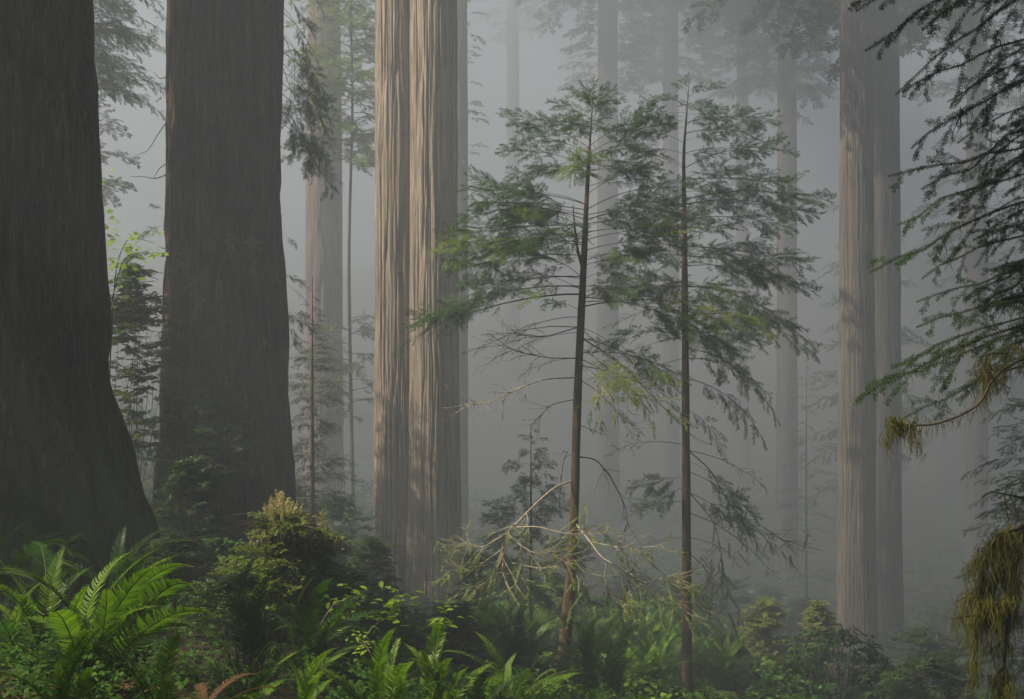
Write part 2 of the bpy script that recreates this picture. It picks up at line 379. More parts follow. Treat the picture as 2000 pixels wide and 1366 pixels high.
# ------------------------------------------------------------------ bough libraries
class Lib:
    """bough shapes made once; every placed bough is its own pair of objects (wood, needles) sharing mesh data"""
    def __init__(s, specs, tag_):
        s.v = []
        for k, sp in enumerate(specs):
            d = spray(**sp); d['wm'] = mesh('bough_wood', *d['wood']); d['lm'] = mesh('bough_needles', *d['leaf']); d['cache'] = {}
            s.v.append(d)
    def get(s, i, which, mat):
        d = s.v[i % len(s.v)]; key = (which, mat.name)
        if key not in d['cache']:
            me = d['wm' if which == 'w' else 'lm'].copy(); me.materials.append(mat); d['cache'][key] = me
        return d['cache'][key]
    def place(s, i, parent, base, tip, wmat, lmat, roll=0.0, names=('branch', 'needles'), leaf=True, up=(0, 0, 1.0)):
        d = s.v[i % len(s.v)]
        A = align(d['tip'], np.asarray(tip) - np.asarray(base), roll, up)
        o = link(names[0], s.get(i, 'w', wmat), parent=parent, M=mat4(A, np.asarray(base) - np.array(parent.location)))
        if leaf: link(names[1], s.get(i, 'l', lmat), parent=o)
        return o, A
    def merge(s, bufw, bufl, i, base, tip, roll=0.0, up=(0, 0, 1.0)):
        d = s.v[i % len(s.v)]; A = align(d['tip'], np.asarray(tip) - np.asarray(base), roll, up)
        if bufw is not None: bufw.add(d['wood'][0] @ A.T + base, d['wood'][1])
        bufl.add(d['leaf'][0] @ A.T + base, d['leaf'][1])

YOUNG = Lib([dict(seed=10 + k, L=2.0, n2=27 + k % 3 * 2, l3=.48, bare=[.3, .2, .4, .25, .5, .15, .35, .45][k], rise=[.2, .1, .25, .05, .15, .2, 0, .1][k],
                  droop=[.25, .3, .45, .25, .3, .1, .3, .4][k], l2=[.43, .48, .39, .50, .42, .46, .39, .44][k], hang=.10, s3=.021, dens=.87, nl=.034, nw=.0088, nsp=.0083, r0=.0085, flat=.38, vary=.34) for k in range(8)], 'y')
SPARSE = Lib([dict(seed=40 + k, L=2.0, n2=16, bare=.40, rise=.15, droop=.35, l2=.26, hang=.2, s3=.04, dens=.7, r0=.010, wig=.06, nl=.028, nw=.008, nsp=.013, flat=.4, vary=.3) for k in range(4)], 's')
DROOP = Lib([dict(seed=60 + k, L=2.0, n2=24, bare=.12, rise=.2, droop=.6, l2=.38, hang=.45, s3=.024, dens=.88, nl=.036, nw=.0105, nsp=.011, r0=.010, flat=.4, vary=.3) for k in range(5)], 'd')
COARSE = Lib([dict(seed=80 + k, L=4.0, n2=20, bare=.18, rise=.15, droop=.35, l2=.34, s3=.05, dens=.85, nl=.15, nw=.05, nsp=.05, r0=.03, hang=.3, twigwood=False, flat=.4, vary=.3) for k in range(5)], 'c')
NEAR = Lib([dict(seed=100 + k, L=1.5, n2=14, bare=.10, rise=.12, droop=.38, l2=.30, s3=.06, l3=.55, dens=.6, nl=.021, nw=.0038, nsp=.0018, radial=True, r0=.0075, flat=.35, vary=.3,
                 hang=.32, wig=.05, ang=62, tipneed=.7) for k in range(6)], 'n')

rnd = random.Random(7)

# ------------------------------------------------------------------ big redwoods
def redwood(name, label, base, h, r0, rtop, bark, group=None, trunks=None, **kw):
    t = thing(name, label, 'redwood tree', base, group)
    for k, (dx, dy, rr, rt, ln) in enumerate(trunks or [(0, 0, r0, rtop, (0, 0))]):
        k2 = dict(kw); k2['seed'] = kw.get('seed', 1) + 31 * k; k2['lean'] = ln
        link('trunk', trunk_mesh('redwood_trunk', h, rr, rt, **k2), bark, t, Matrix.Translation((dx, dy, 0)))
    return t

def crown(t, z0, z1, rad, n, seed, az=None, lib=COARSE, wm=None, lm=None, up_frac=.5, r_in=0.6, name=('crown', 'limbs')):
    """many drooping boughs round the trunk of t, heights z0..z1 above its base"""
    rg = random.Random(seed); bw, bl = Buf(), Buf()
    for k in range(n):
        f = (k + rg.random()) / n; z = z0 + (z1 - z0) * f
        a = rg.uniform(*(az or (0, 2 * math.pi)))
        L = rad * (1 - up_frac * f) * rg.uniform(.6, 1.15)
        dz = L * rg.uniform(-.35, .12)
        b = np.array([math.cos(a) * r_in, math.sin(a) * r_in, z]); e = np.array([math.cos(a) * (L + r_in), math.sin(a) * (L + r_in), z + dz])
        lib.merge(bw, bl, rg.randrange(9), b, e, rg.uniform(-.35, .35))
        if L > 3.5:   # side boughs fill the outer half
            for sgn in (-1, 1):
                aa = a + sgn * rg.uniform(.5, .8); st = b + (e - b) * rg.uniform(.3, .5)
                lib.merge(bw, bl, rg.randrange(9), st, st + np.array([math.cos(aa), math.sin(aa), rg.uniform(-.4, 0)]) * L * .55, rg.uniform(-.4, .4))
    link(name[1], bw.mesh('crown_limbs'), wm or M['twig'], t)
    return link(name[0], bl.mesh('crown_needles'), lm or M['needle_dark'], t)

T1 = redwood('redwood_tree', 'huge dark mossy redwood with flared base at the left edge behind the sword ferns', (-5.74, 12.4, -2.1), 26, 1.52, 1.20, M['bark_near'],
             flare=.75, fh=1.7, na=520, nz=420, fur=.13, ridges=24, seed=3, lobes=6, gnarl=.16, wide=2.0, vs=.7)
crown(T1, 11, 21, 7.0, 34, 11, az=(-2.1, 1.3))
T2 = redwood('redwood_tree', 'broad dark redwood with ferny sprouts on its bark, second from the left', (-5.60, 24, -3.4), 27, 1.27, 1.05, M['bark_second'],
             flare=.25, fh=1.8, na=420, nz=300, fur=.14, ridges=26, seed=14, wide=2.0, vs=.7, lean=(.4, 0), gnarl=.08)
crown(T2, 14.5, 24, 6.0, 26, 12)
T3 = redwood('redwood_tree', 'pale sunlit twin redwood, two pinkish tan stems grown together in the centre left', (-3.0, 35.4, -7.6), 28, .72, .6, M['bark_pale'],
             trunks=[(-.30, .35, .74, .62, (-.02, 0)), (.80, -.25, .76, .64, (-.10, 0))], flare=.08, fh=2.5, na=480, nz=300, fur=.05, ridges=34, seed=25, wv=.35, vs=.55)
crown(T3, 22, 27, 9, 60, 53, az=(-1.1, 1.5), r_in=.8)  # one-sided unseen crown, added to shade the fog at right
K4, K5, K6 = deep(52) / 52, deep(45) / 45, deep(49.5) / 49.5
T4 = redwood('redwood_tree', 'hazy pinkish redwood trunk in the fog between the dark redwood and the sunlit twin', tuple(np.array([-7.95, 52, -6.8]) * K4), 26 * K4, .84 * K4, .68 * K4, M['bark_rose'],
             flare=.1, fh=2, na=180, nz=160, fur=.05, ridges=24, seed=36, lean=(-.45, 0))
T5 = redwood('redwood_tree', 'grey redwood with fine furrowed bark, left one of the pair at right', tuple(np.array([12.62, 45, -11.9]) * K5), 29 * K5, .72 * K5, .58 * K5, M['bark_grey'],
             flare=.12, fh=2, na=240, nz=240, fur=.04, ridges=28, seed=47, wv=.35, vs=.55)
T6 = redwood('redwood_tree', 'hazy flat grey redwood standing close behind the furrowed one at right', tuple(np.array([15.0, 49.5, -12.2]) * K6), 31 * K6, .72 * K6, .56 * K6, M['bark_far'],
             flare=.12, fh=2, na=140, nz=140, fur=.035, ridges=22, seed=58)
crown(T5, 26 * K5, 29 * K5 + 8, 9, 60, 51)  # unseen crowns of the grey pair, added to shade the right-hand fog
crown(T6, 27 * K6, 31 * K6 + 6, 10, 60, 52)
# an unseen redwood, added left of the frame to shade the second redwood
T7 = redwood('redwood_tree', 'unseen redwood added left of the frame for shade', (-11.8, 20.8, -1.2), 26, 1.1, .9, M['bark_second'], flare=.4, fh=1.5, na=60, nz=60, fur=.04, seed=69)
crown(T7, 8, 23, 3.3, 70, 15)

# unseen redwoods added round the viewpoint: closed canopy to shade the near fog
SHADE_GROVE = [(-13, -7), (-6, -9), (1, -8), (8, -8), (14, -3), (10, 3), (13, 10), (16, 18), (-23, -9), (20, 4), (-9, -16), (6, -17), (22, 14), (20, 26), (-27, 16), (27, 38), (30, 52)]
rg = random.Random(31); gc = gl = gt = None
for k, (x, y) in enumerate(SHADE_GROVE):
    t = thing('redwood_tree', 'unseen redwood added outside the frame for shade', 'redwood tree', (x, y, float(gz(x, y))), 'unseen shade redwoods outside the frame'); t.rotation_euler.z = rg.uniform(0, 6.28)
    if k == 0:
        gt = trunk_mesh('shade_trunk', 26, .8, .6, flare=.3, na=40, nz=40, fur=.04, seed=400); gt.materials.append(M['bark_second'])
        gc = crown(t, 4.5, 23, 7.0, 60, 77, up_frac=.35); gl = [c for c in t.children if c.name.startswith('limbs')][0]
    else:
        for src, nm in ((gc, 'crown'), (gl, 'limbs')):
            o = link(nm, src.data, parent=t); o.rotation_euler.z = rg.uniform(0, 6.28)
    link('trunk', gt, None, t)

for x, y, r, zc, lab in ((-14, -2.8, 3.6, 3, 'unseen wide conifer added at far left for shade, nearest the viewer'), (-14, 1.4, 1.1, 3, 'unseen slim conifer added on the left for shade, beside the wide one'), (-14, 5.1, .95, 3, 'unseen slim conifer added on the left for shade between two sun gaps'),
        (-14, 10.0, 2.5, 3, 'unseen broader conifer added on the left for shade'), (-14, 16.3, 1.1, 3, 'unseen slim conifer added on the left for shade, farthest from the viewer'), (-14.2, 2.0, 2.4, 20, 'unseen tall conifer with a high crown, added on the left for shade')):
    t = thing('shade_conifer', lab, 'conifer', (x, y, float(gz(x, y)))); link('trunk', gt, None, t).scale = (.3, .3, .95)  # made-up trees: their crowns and gaps shape the sun in the near fog
    crown(t, zc + 3, max(24, zc + 7), r, 260 if r < 3 else 320, int(x * y) + 400, up_frac=.1, r_in=.1)

FAR = [  # px, Y, diameter px, crown bottom py, crown radius px, boughs, label
    (1537, 66, 42, 195, 120, 130, 'thin hazy redwood trunk between the two young conifers and the furrowed pair'),
    (1187, 74, 44, 180, 75, 170, 'ghostly grey redwood with dark foliage above the left young conifer'),
    (1310, 84, 34, 158, 90, 170, 'ghostly grey redwood with dark foliage above the right young conifer'),
    (1002, 104, 28, 60, 60, 30, 'faintest thin trunk in the fog right of the sunlit twin redwood'),
    (1908, 64, 44, 560, 110, 80, 'hazy dark trunk showing behind the mossy boughs at right'),
    (900, 56, 30, 335, 46, 110, 'hazy conifer whose dark crown shows right of the sunlit twin redwood'),
    (118, 42, 40, 400, 135, 120, 'hazy conifer with grey drooping foliage seen between the two dark redwoods'),
    (1450, 92, 26, 185, 90, 90, 'faint redwood with a hanging crown above the right young conifer top'),
]
for k, (px, Y, w, cb, cr, nb, lab) in enumerate(FAR):
    Y = deep(Y); x = (px - 1000) / FPX * Y; z = float(gz(x, Y)); r = w / 2 / FPX * Y; cr *= Y / FPX; zt = min(.285 * Y + 7, 39)
    t = redwood('redwood_tree', lab, (x, Y, z), zt - z, r * 1.05, r * .85, M['bark_far'], flare=.1, na=60, nz=50, fur=.03, ridges=14, seed=80 + k)
    crown(t, (683 - cb) / FPX * Y - z, zt - z, cr, nb, 200 + k, lm=M['needle_far'], up_frac=.1, r_in=r * .8)
    if px > 1100: crown(t, .285 * Y + 2.5 - z, min(.285 * Y + 8, 39) - z, 11, 60, 240 + k, lm=M['needle_far'], up_frac=.2, r_in=r, name=('shade_crown', 'shade_limbs'))  # unseen upper boughs added to keep the sun off the far fog
# ------------------------------------------------------------------ foliage on and around the dark redwoods
def twigline(parent, pts, r0, r1, mat, name='branch', k=6):
    pts = np.asarray(pts, float)
    tt = np.linspace(0, 1, len(pts)); ti = np.linspace(0, 1, 4 * len(pts))
    sm = np.stack([np.interp(ti, tt, pts[:, c]) for c in range(3)], 1)
    for _ in range(2): sm[1:-1] = (sm[:-2] + 2 * sm[1:-1] + sm[2:]) / 4
    V, Q = tube(sm - np.array(parent.location), np.linspace(r0, r1, len(sm)), k)
    return link(name, mesh(name, V, Q, smooth=True), mat, parent), sm

# drooping boughs on the right side of the second redwood
for k, (bx, by, tx, ty, dy) in enumerate([(548, -70, 640, -10, .2), (548, -60, 635, 35, -.3), (548, -20, 615, 75, .1), (548, 10, 600, 110, -.4), (548, 20, 632, 150, 0), (548, 60, 612, 165, .5), (548, 70, 640, 200, .2), (548, 100, 668, 245, -.1),
        (548, 120, 640, 262, .3), (548, 140, 625, 230, -.4), (548, 160, 655, 300, .2), (548, 180, 640, 335, -.3), (548, 215, 655, 385, .1), (548, 200, 610, 360, .4), (548, 240, 622, 345, -.5), (548, 120, 590, 300, .4), (548, 60, 585, 200, -.6),
        (546, 455, 580, 488, 0), (546, 530, 596, 560, .2), (546, 550, 605, 600, -.2), (546, 600, 620, 650, .2), (546, 620, 590, 690, -.2)]):
    (SPARSE if k % 3 == 1 else YOUNG).place(k + 1, T2, P(bx, by, 24.1), P(tx, ty, 24.1 + dy), M['twig'], M['needle'], rnd.uniform(-.5, .5))
# thin bare twigs on its left side
for pts in ([(328, 235), (310, 260), (290, 295), (262, 305)], [(328, 340), (305, 350), (280, 345), (255, 345)], [(328, 150), (312, 155), (300, 140)], [(325, 320), (310, 330), (300, 350)]):
    twigline(T2, [P(a, b, 23.9) for a, b in pts], .012, .004, M['twig'])
for bx, by, tx, ty in [(330, 60, 300, 20), (330, 30, 290, 90), (330, 180, 305, 200), (328, 215, 312, 222), (325, 410, 290, 402), (322, 440, 270, 470)]:
    YOUNG.place(rnd.randrange(8), T2, P(bx, by, 23.8), P(tx, ty, 23.8), M['twig'], M['needle'], rnd.uniform(-.5, .5))
# sprouts hanging on the face of the second redwood
for k in range(34):
    px = rnd.gauss(440, 38); py = rnd.uniform(420, 850); px = min(max(px, 360), 520)
    a = (px - 430) / 125.0; yb = 24 - math.sqrt(max(0, 1 - a * a)) * 1.22
    b = P(px, py, yb - .02); DROOP.place(k, T2, b, b + np.array([rnd.uniform(-.5, .5), -.35, rnd.uniform(-.6, -.1)]), M['twig'], M['fern_dry'] if k % 11 == 5 else M['needle_sun_paint' if k % 2 else 'needle'], rnd.uniform(-.6, .6), names=('sprout', 'needles'))  # every other sprout takes the sun-painted needles to read brighter

def young_tree(name, label, cat, pts, r0, r1, tipdata, lib, rand=0, wm='twig', lm='needle', seed=0, group=None, yr=(0, 0), rl=(.8, 1.6), leanY=0.0):
    """pts: trunk line as (x, y, z) from the ground up; tipdata: (attach z fraction point, tip, lib, leafmat)"""
    rg = random.Random(seed)
    pts = np.asarray(pts, float); t = thing(name, label, cat, pts[0], group)
    tt = np.linspace(0, 1, len(pts)); ti = np.linspace(0, 1, 40)
    sm = np.stack([np.interp(ti, tt, pts[:, c]) for c in range(3)], 1)
    for _ in range(3): sm[1:-1] = (sm[:-2] + 2 * sm[1:-1] + sm[2:]) / 4
    rr = np.interp(ti, np.linspace(0, 1, len(r0)), r0) if isinstance(r0, list) else r0 + (r1 - r0) * ti ** .85; rr = rr * (1 + .04 * np.sin(ti * 60))
    V, Q = tube(sm - pts[0], rr, 14)
    link('trunk', mesh('young_trunk', V, Q, smooth=True), M['bark_young'], t)
    def at(z):
        return np.array([np.interp(z, sm[:, 2], sm[:, 0]), np.interp(z, sm[:, 2], sm[:, 1]), z])
    for k, (z, tip, lb, lmat) in enumerate(tipdata):
        b = at(z); lb.place(rg.randrange(8), t, b, tip, M[wm], M[lmat], rg.uniform(-.65, .65))
    for k in range(rand):
        z = rg.uniform(*yr); a = rg.uniform(0, 6.283); L = rg.uniform(*rl) * (1.15 - .5 * (z - yr[0]) / max(.01, yr[1] - yr[0]))
        b = at(z); lib.place(rg.randrange(8), t, b, b + np.array([math.cos(a) * L, math.sin(a) * L, L * rg.uniform(-.25, .25)]), M[wm], M[lm], rg.uniform(-.4, .4))
    return t, at

def zpx(py, Y): return (683 - py) / FPX * Y
YA, YB = 18.0, 22.0
def tips(lst, Y):
    o = []
    for e in lst:
        ya, tx, ty, dy = e[:4]; kind = e[4] if len(e) > 4 else ''
        lb = SPARSE if 's' in kind else (DROOP if 'd' in kind else YOUNG)
        o.append((zpx(ya, Y), P(tx, ty, Y + dy), lb, 'needle_sun_paint' if 'l' in kind else 'needle'))
    return o
A_T = tips([(210, 1100, 175, .3), (215, 1225, 195, .2), (225, 1145, 185, .6), (230, 1195, 215, -.5), (245, 1075, 235, .4), (255, 1165, 235, -.8), (200, 1130, 158, .1), (205, 1190, 160, -.2), (215, 1150, 175, -.5), (225, 1180, 195, .4), (235, 1110, 225, .5), (205, 1163, 150, 0), (215, 1120, 180, -.3), (215, 1205, 172, .3), (235, 1068, 200, .2), (250, 1205, 215, -.4), (240, 1090, 240, -.6),
    (275, 1030, 235, -.2), (290, 975, 228, .3), (300, 1010, 262, -.5), (285, 1295, 215, .2), (300, 1315, 240, -.3), (310, 1265, 285, -.6), (330, 1240, 330, .5),
    (330, 968, 300, .2), (345, 985, 345, -.4), (350, 1030, 330, .6), (335, 1105, 325, -1.2, 'l'), (340, 1165, 300, -1.2, 'l'), (350, 1130, 345, -1.0, 'l'),
    (365, 1300, 345, -.3), (380, 1290, 330, .4), (400, 897, 372, .1), (410, 915, 395, -.5), (420, 960, 440, .5), (430, 885, 440, .2), (440, 878, 462, -.3), (450, 1010, 415, -.8, 'l'),
    (400, 960, 390, -.2), (410, 1400, 380, -.1), (420, 1330, 400, .5), (430, 1390, 420, -.5), (475, 845, 495, -.3, 'l'), (480, 905, 520, .4), (500, 870, 540, .6), (470, 960, 480, -.6, 'l'),
    (470, 1375, 445, -.4, 'l'), (490, 1350, 470, .2), (520, 1250, 520, -.9, 'l'), (510, 1300, 500, .5), (540, 820, 625, .4), (545, 925, 570, -.6), (560, 795, 640, -.2), (575, 765, 692, .3, 's'),
    (565, 1010, 600, -.8, 'l'), (560, 1230, 565, -.9, 'l'), (570, 1300, 600, .3), (580, 1450, 690, -.3), (600, 1520, 660, -.5, 'l'), (590, 1400, 640, .4), (620, 960, 680, -.5, 'ls'), (640, 905, 690, .4, 's'),
    (640, 1240, 720, -.5, 's'), (660, 1330, 770, -.7, 'l'), (690, 1345, 745, -.9, 'l'), (700, 1270, 820, -.6, 'ls'), (715, 1330, 800, .2, 's'), (680, 1240, 790, -1.2, 'l'),
    (650, 1000, 690, .2, 's'), (740, 1240, 860, .3, 's'), (700, 1010, 740, -.4, 's')], YA)
TA, atA = young_tree('young_conifer', 'nearer of the two slim young conifers, with sprigs painted sunlit yellow-green and a curved reddish base', 'young conifer',
    [P(1088, 1420, YA), P(1100, 1290, YA), P(1115, 1130, YA), P(1122, 1000, YA), P(1128, 760, YA), P(1140, 520, YA), P(1147, 360, YA), P(1158, 190, YA)], [.13, .10, .082, .066, .062, .05, .03, .004], .012, A_T, YOUNG, 28, seed=21, yr=(zpx(620, YA), zpx(215, YA)))
# second leader beside the trunk, then bare branches, pale ones low down
twigline(TA, [P(1140, 530, YA - .05), P(1128, 490, YA - .1), P(1122, 440, YA - .1), P(1119, 400, YA - .1)], .028, .006, M['bark_young'], 'second_leader', 8)
def bare(parent, Y, px, r0, r1, mat, side=6, seed=0, sl=.35, leafy=None, moss=0):
    rg = random.Random(seed); pts = [P(a, b, Y + d) for a, b, d in px]
    o, sm = twigline(parent, pts, r0 * .85, r1, M[mat], 'bare_bough')
    loc = np.array(parent.location); bw = Buf(); A, B, ra, rb = [], [], [], []; tipsl = []
    n = len(sm)
    for k in range(int(side * 1.7)):
        i = rg.randrange(n // 3, n - 1); d = norm(sm[i + 1] - sm[i - 1]); e = norm(d * .7 + np.array([rg.uniform(-.5, .5), rg.uniform(-.7, .7), rg.uniform(-.55, .45)]))
        p = sm[i]; L = sl * rg.uniform(.5, 1.4); r = r1 * 1.1
        for s in range(4):
            e = norm(e + np.array([rg.uniform(-.35, .35), rg.uniform(-.35, .35), rg.uniform(-.4, .3)])); p2 = p + e * L / 4
            A.append(p); B.append(p2); ra.append(r); rb.append(r * .8); r *= .8
            if rg.random() < .6:
                f = norm(e + np.array([rg.uniform(-1, 1), rg.uniform(-1, 1), rg.uniform(-.8, .6)])); A.append(p2); B.append(p2 + f * L * .3); ra.append(r * .8); rb.append(.002)
                tipsl.append((p2, p2 + f * L * .45))
            p = p2
        tipsl.append((p - e * L * .2, p + e * L * .25))
    if A:
        V, Q = prisms(np.array(A) - loc, B - loc, ra, rb, 4); link('twigs', mesh('bare_twigs', V, Q), M[mat], o)
    if leafy:
        a, b = zip(*tipsl); rn = np.random.default_rng(seed)
        V, Q = needles(np.array(a) - loc, np.array(b) - loc, np.tile([0, 0, 1.0], (len(a), 1)), .006, .034, .010, rn); link('needles', mesh('sprig_needles', V, Q), M[leafy], o)
    if moss: hang_moss(o, np.concatenate([sm, np.array([x[0] for x in tipsl]) if tipsl else sm]) - loc, moss, rg.randrange(999), .09)
    return o

def hang_moss(parent, pts, n, seed, mean=.12, mat='moss', wid=.008, spread=.012):
    rg = np.random.default_rng(seed); i = rg.integers(0, len(pts), n); p = np.asarray(pts)[i] + rg.normal(0, spread, (n, 3))
    L = np.clip(mean * rg.lognormal(0, .6, n), .02, mean * 4); S = 7; a = rg.uniform(0, 6.28, n)
    w = np.stack([np.cos(a), np.sin(a), rg.normal(0, .2, n)], 1) * (wid * rg.uniform(.5, 1.4, n))[:, None]
    rows = []; q = p.copy(); drift = rg.normal(0, .22, (n, 3))
    for s in range(S + 1):
        ww = w * (1 - .75 * (s / S)); rows += [q - ww / 2, q + ww / 2]
        drift = drift * .6 + rg.normal(0, .28, (n, 3)); drift[:, 2] = 0; q = q + (np.array([0, 0, -1.0]) + drift) * (L / S)[:, None]
    V = np.stack(rows, 1).reshape(-1, 3); k = 2 * (S + 1)
    b = np.array([[2 * s, 2 * s + 1, 2 * s + 3, 2 * s + 2] for s in range(S)])
    Q = ((np.arange(n) * k)[:, None, None] + b[None]).reshape(-1, 4)
    return link('moss', mesh('moss_strands', V, Q), M[mat], parent)

bare(TA, YA, [(1120, 738, 0), (1060, 740, -.3), (1000, 765, -.5), (960, 785, -.6), (922, 790, -.7)], .016, .004, 'twig_pale', 9, 1, .45, None, 30)
bare(TA, YA, [(1118, 940, 0), (1085, 950, -.2), (1045, 985, -.4), (1010, 1022, -.6), (985, 1045, -.7), (980, 1080, -.7), (990, 1130, -.6), (1000, 1180, -.5)], .017, .006, 'twig_pale', 10, 2, .6, 'needle_sun_paint', 40)
bare(TA, YA, [(990, 1040, -.7), (1015, 1065, -.8), (1050, 1085, -.9), (1090, 1088, -1), (1130, 1120, -1)], .012, .004, 'twig_pale', 12, 3, .5, 'needle_sun_paint', 20)
bare(TA, YA, [(1005, 1030, -.6), (1050, 1028, -.9), (1110, 1045, -1.1), (1180, 1040, -1.1), (1235, 1055, -1.1)], .010, .003, 'twig_pale', 12, 4, .4, 'needle_sun_paint', 10)
bare(TA, YA, [(982, 1060, -.7), (1000, 1095, -.7), (1010, 1140, -.6), (1000, 1180, -.6)], .009, .003, 'twig_pale', 8, 5, .35, 'needle_sun_paint', 8)
bare(TA, YA, [(985, 1070, -.6), (950, 1095, -.5), (920, 1115, -.4), (890, 1110, -.4)], .009, .003, 'twig_pale', 9, 6, .4, 'needle_sun_paint')
bare(TA, YA, [(1122, 1020, 0), (1150, 1055, -.4), (1175, 1090, -.7), (1205, 1105, -.8), (1255, 1140, -.8), (1300, 1165, -.8), (1345, 1182, -.8)], .015, .004, 'twig_pale', 14, 7, .5, 'needle_sun_paint', 30)
bare(TA, YA, [(1185, 1095, -.7), (1180, 1130, -.7), (1195, 1165, -.8), (1240, 1190, -.9)], .010, .003, 'twig_pale', 8, 8, .4, 'needle_sun_paint', 20)
for k, pth in enumerate([[(985, 1045, -.7), (940, 1072, -.8), (900, 1062, -.8)], [(1000, 1100, -.7), (1060, 1112, -.9), (1125, 1100, -1)], [(1150, 1058, -.4), (1220, 1072, -.7), (1290, 1066, -.8)], [(1205, 1105, -.8), (1232, 1150, -.8), (1222, 1200, -.8)],
        [(1255, 1140, -.8), (1300, 1128, -.9), (1345, 1140, -.9)], [(1135, 720, 0), (1210, 752, -.7), (1290, 790, -.9), (1330, 800, -.9)], [(1135, 640, 0), (1190, 700, -.5), (1240, 770, -.8)], [(985, 1080, -.7), (960, 1130, -.7), (930, 1150, -.7)], [(1128, 700, 0), (1180, 760, -.6), (1230, 840, -.7)]]):
    bare(TA, YA, pth, .009, .0035, 'twig_pale', 10, 60 + k, .4, 'needle_sun_paint')
bare(TA, YA, [(1128, 892, 0), (1165, 897, .1), (1195, 935, .2), (1220, 985, .2), (1228, 1030, .2)], .013, .004, 'twig', 6, 9, .4)
bare(TA, YA, [(1120, 1000, 0), (1090, 1000, .2), (1100, 900, .1), (1110, 880, 0)], .009, .004, 'twig', 2, 10, .3)
bare(TA, YA, [(1125, 700, 0), (1070, 700, .1), (1000, 685, .2), (960, 655, .3)], .012, .004, 'twig', 8, 11, .5)
bare(TA, YA, [(1128, 640, 0), (1060, 660, -.2), (990, 650, -.3)], .012, .004, 'twig', 8, 12, .5)
bare(TA, YA, [(1125, 780, 0), (1075, 790, .2), (1040, 830, .2)], .01, .003, 'twig', 6, 13, .4)
bare(TA, YA, [(1130, 830, 0), (1155, 840, 0), (1180, 850, 0)], .008, .003, 'twig', 1, 14, .2)
bare(TA, YA, [(1135, 660, 0), (1200, 700, .3), (1260, 760, .4), (1350, 850, .4)], .013, .004, 'twig', 9, 15, .6)

B_T = tips([(190, 1330, 155, .4), (195, 1365, 170, -.5), (215, 1330, 205, .5), (215, 1370, 200, -.4), (240, 1400, 245, .4), (250, 1290, 260, .5), (185, 1310, 165, .1), (190, 1375, 160, -.2), (200, 1290, 190, -.3), (205, 1390, 200, .3), (230, 1300, 235, -.4), (190, 1348, 140, 0), (190, 1415, 165, .2), (210, 1425, 215, -.3), (240, 1528, 238, .2), (260, 1500, 280, -.4), (300, 1505, 305, .4), (330, 1560, 300, -.1), (350, 1550, 360, .4),
    (390, 1625, 395, -.2), (400, 1600, 425, .3), (430, 1560, 450, -.5), (440, 1500, 400, .6), (480, 1590, 520, .1), (500, 1595, 575, -.4), (520, 1540, 560, .5), (560, 1600, 690, .1, 'd'), (590, 1560, 640, -.6),
    (620, 1605, 705, .3, 'd'), (640, 1500, 650, -.8), (680, 1525, 830, .2, 'd'), (700, 1510, 780, -.4, 'd'), (740, 1500, 880, .4, 'd'), (660, 1460, 760, -.7),
    (880, 1500, 960, .2, 's'), (900, 1430, 960, -.4, 's'), (960, 1470, 1050, .3), (1000, 1520, 1130, -.2, 'ds'), (1050, 1450, 1110, .4, 's'), (920, 1480, 1020, -.5),
    (200, 1245, 200, .1), (220, 1255, 250, -.4), (280, 1215, 250, .3), (330, 1230, 300, .5), (400, 1200, 400, .2), (450, 1230, 420, -.4), (500, 1220, 500, .4), (560, 1200, 560, -.3), (600, 1180, 640, .3, 's'),
    (660, 1175, 720, .1, 's'), (700, 1210, 760, -.4, 's'), (930, 1220, 960, 0), (950, 1240, 1000, -.4), (980, 1210, 1020, .4, 's'), (1050, 1250, 1070, 0, 's'), (870, 1180, 890, .3, 's'), (800, 1420, 900, 0, 'd')], YB)
TB, atB = young_tree('young_conifer', 'farther of the two slim young conifers, straight trunk, hazy boughs spreading to the right', 'young conifer',
    [P(1343, 1420, YB), P(1340, 900, YB), P(1337, 500, YB), P(1335, 300, YB), P(1346, 160, YB)], [.10, .075, .055, .028, .004], .012, B_T, YOUNG, 34, seed=22, yr=(zpx(700, YB), zpx(200, YB)), rl=(.9, 1.8))
bare(TB, YB, [(1345, 880, 0), (1390, 920, .2), (1420, 980, .3), (1470, 1030, .3), (1540, 1060, .3)], .014, .004, 'twig', 12, 16, .7, 'needle_dark')
bare(TB, YB, [(1345, 960, 0), (1395, 1020, -.3), (1410, 1080, -.3), (1412, 1150, -.3)], .012, .004, 'twig', 10, 17, .7, 'needle_dark')
bare(TB, YB, [(1345, 1080, 0), (1380, 1110, -.3), (1400, 1160, -.3)], .010, .004, 'twig', 8, 18, .5)

def conical(name, label, cat, Y, px, ytop, ybase, hw, n, lib, lm, seed, r0=.06, bare_below=1.0, group=None):
    r0 *= deep(Y) / Y; Y = deep(Y); b, tp = P(px, ybase, Y), P(px, ytop, Y); H = tp[2] - b[2]; rg = random.Random(seed)
    td = []
    for k in range(n):
        f = ((k + rg.random()) / n) ** 1.0; z = tp[2] - H * (0.02 + f * bare_below * .95); a = rg.uniform(0, 6.283)
        L = hw / FPX * Y * (.12 + .95 * f ** .8) * rg.uniform(.75, 1.15)
        c = np.array([np.interp(z, [b[2], tp[2]], [b[0], tp[0]]), Y, z])
        td.append((z, c + np.array([math.cos(a) * L, math.sin(a) * L, L * rg.uniform(-.3, .1)]), lib, lm))
    return young_tree(name, label, cat, [b, b * .67 + tp * .33, b * .33 + tp * .67, tp], r0, .006, td, lib, 0, seed=seed, group=group)
conical('young_conifer', 'small hazy conifer sapling behind the nearer young conifer', 'sapling', 26, 1037, 828, 1390, 150, 74, YOUNG, 'needle', 31, .065, .62)
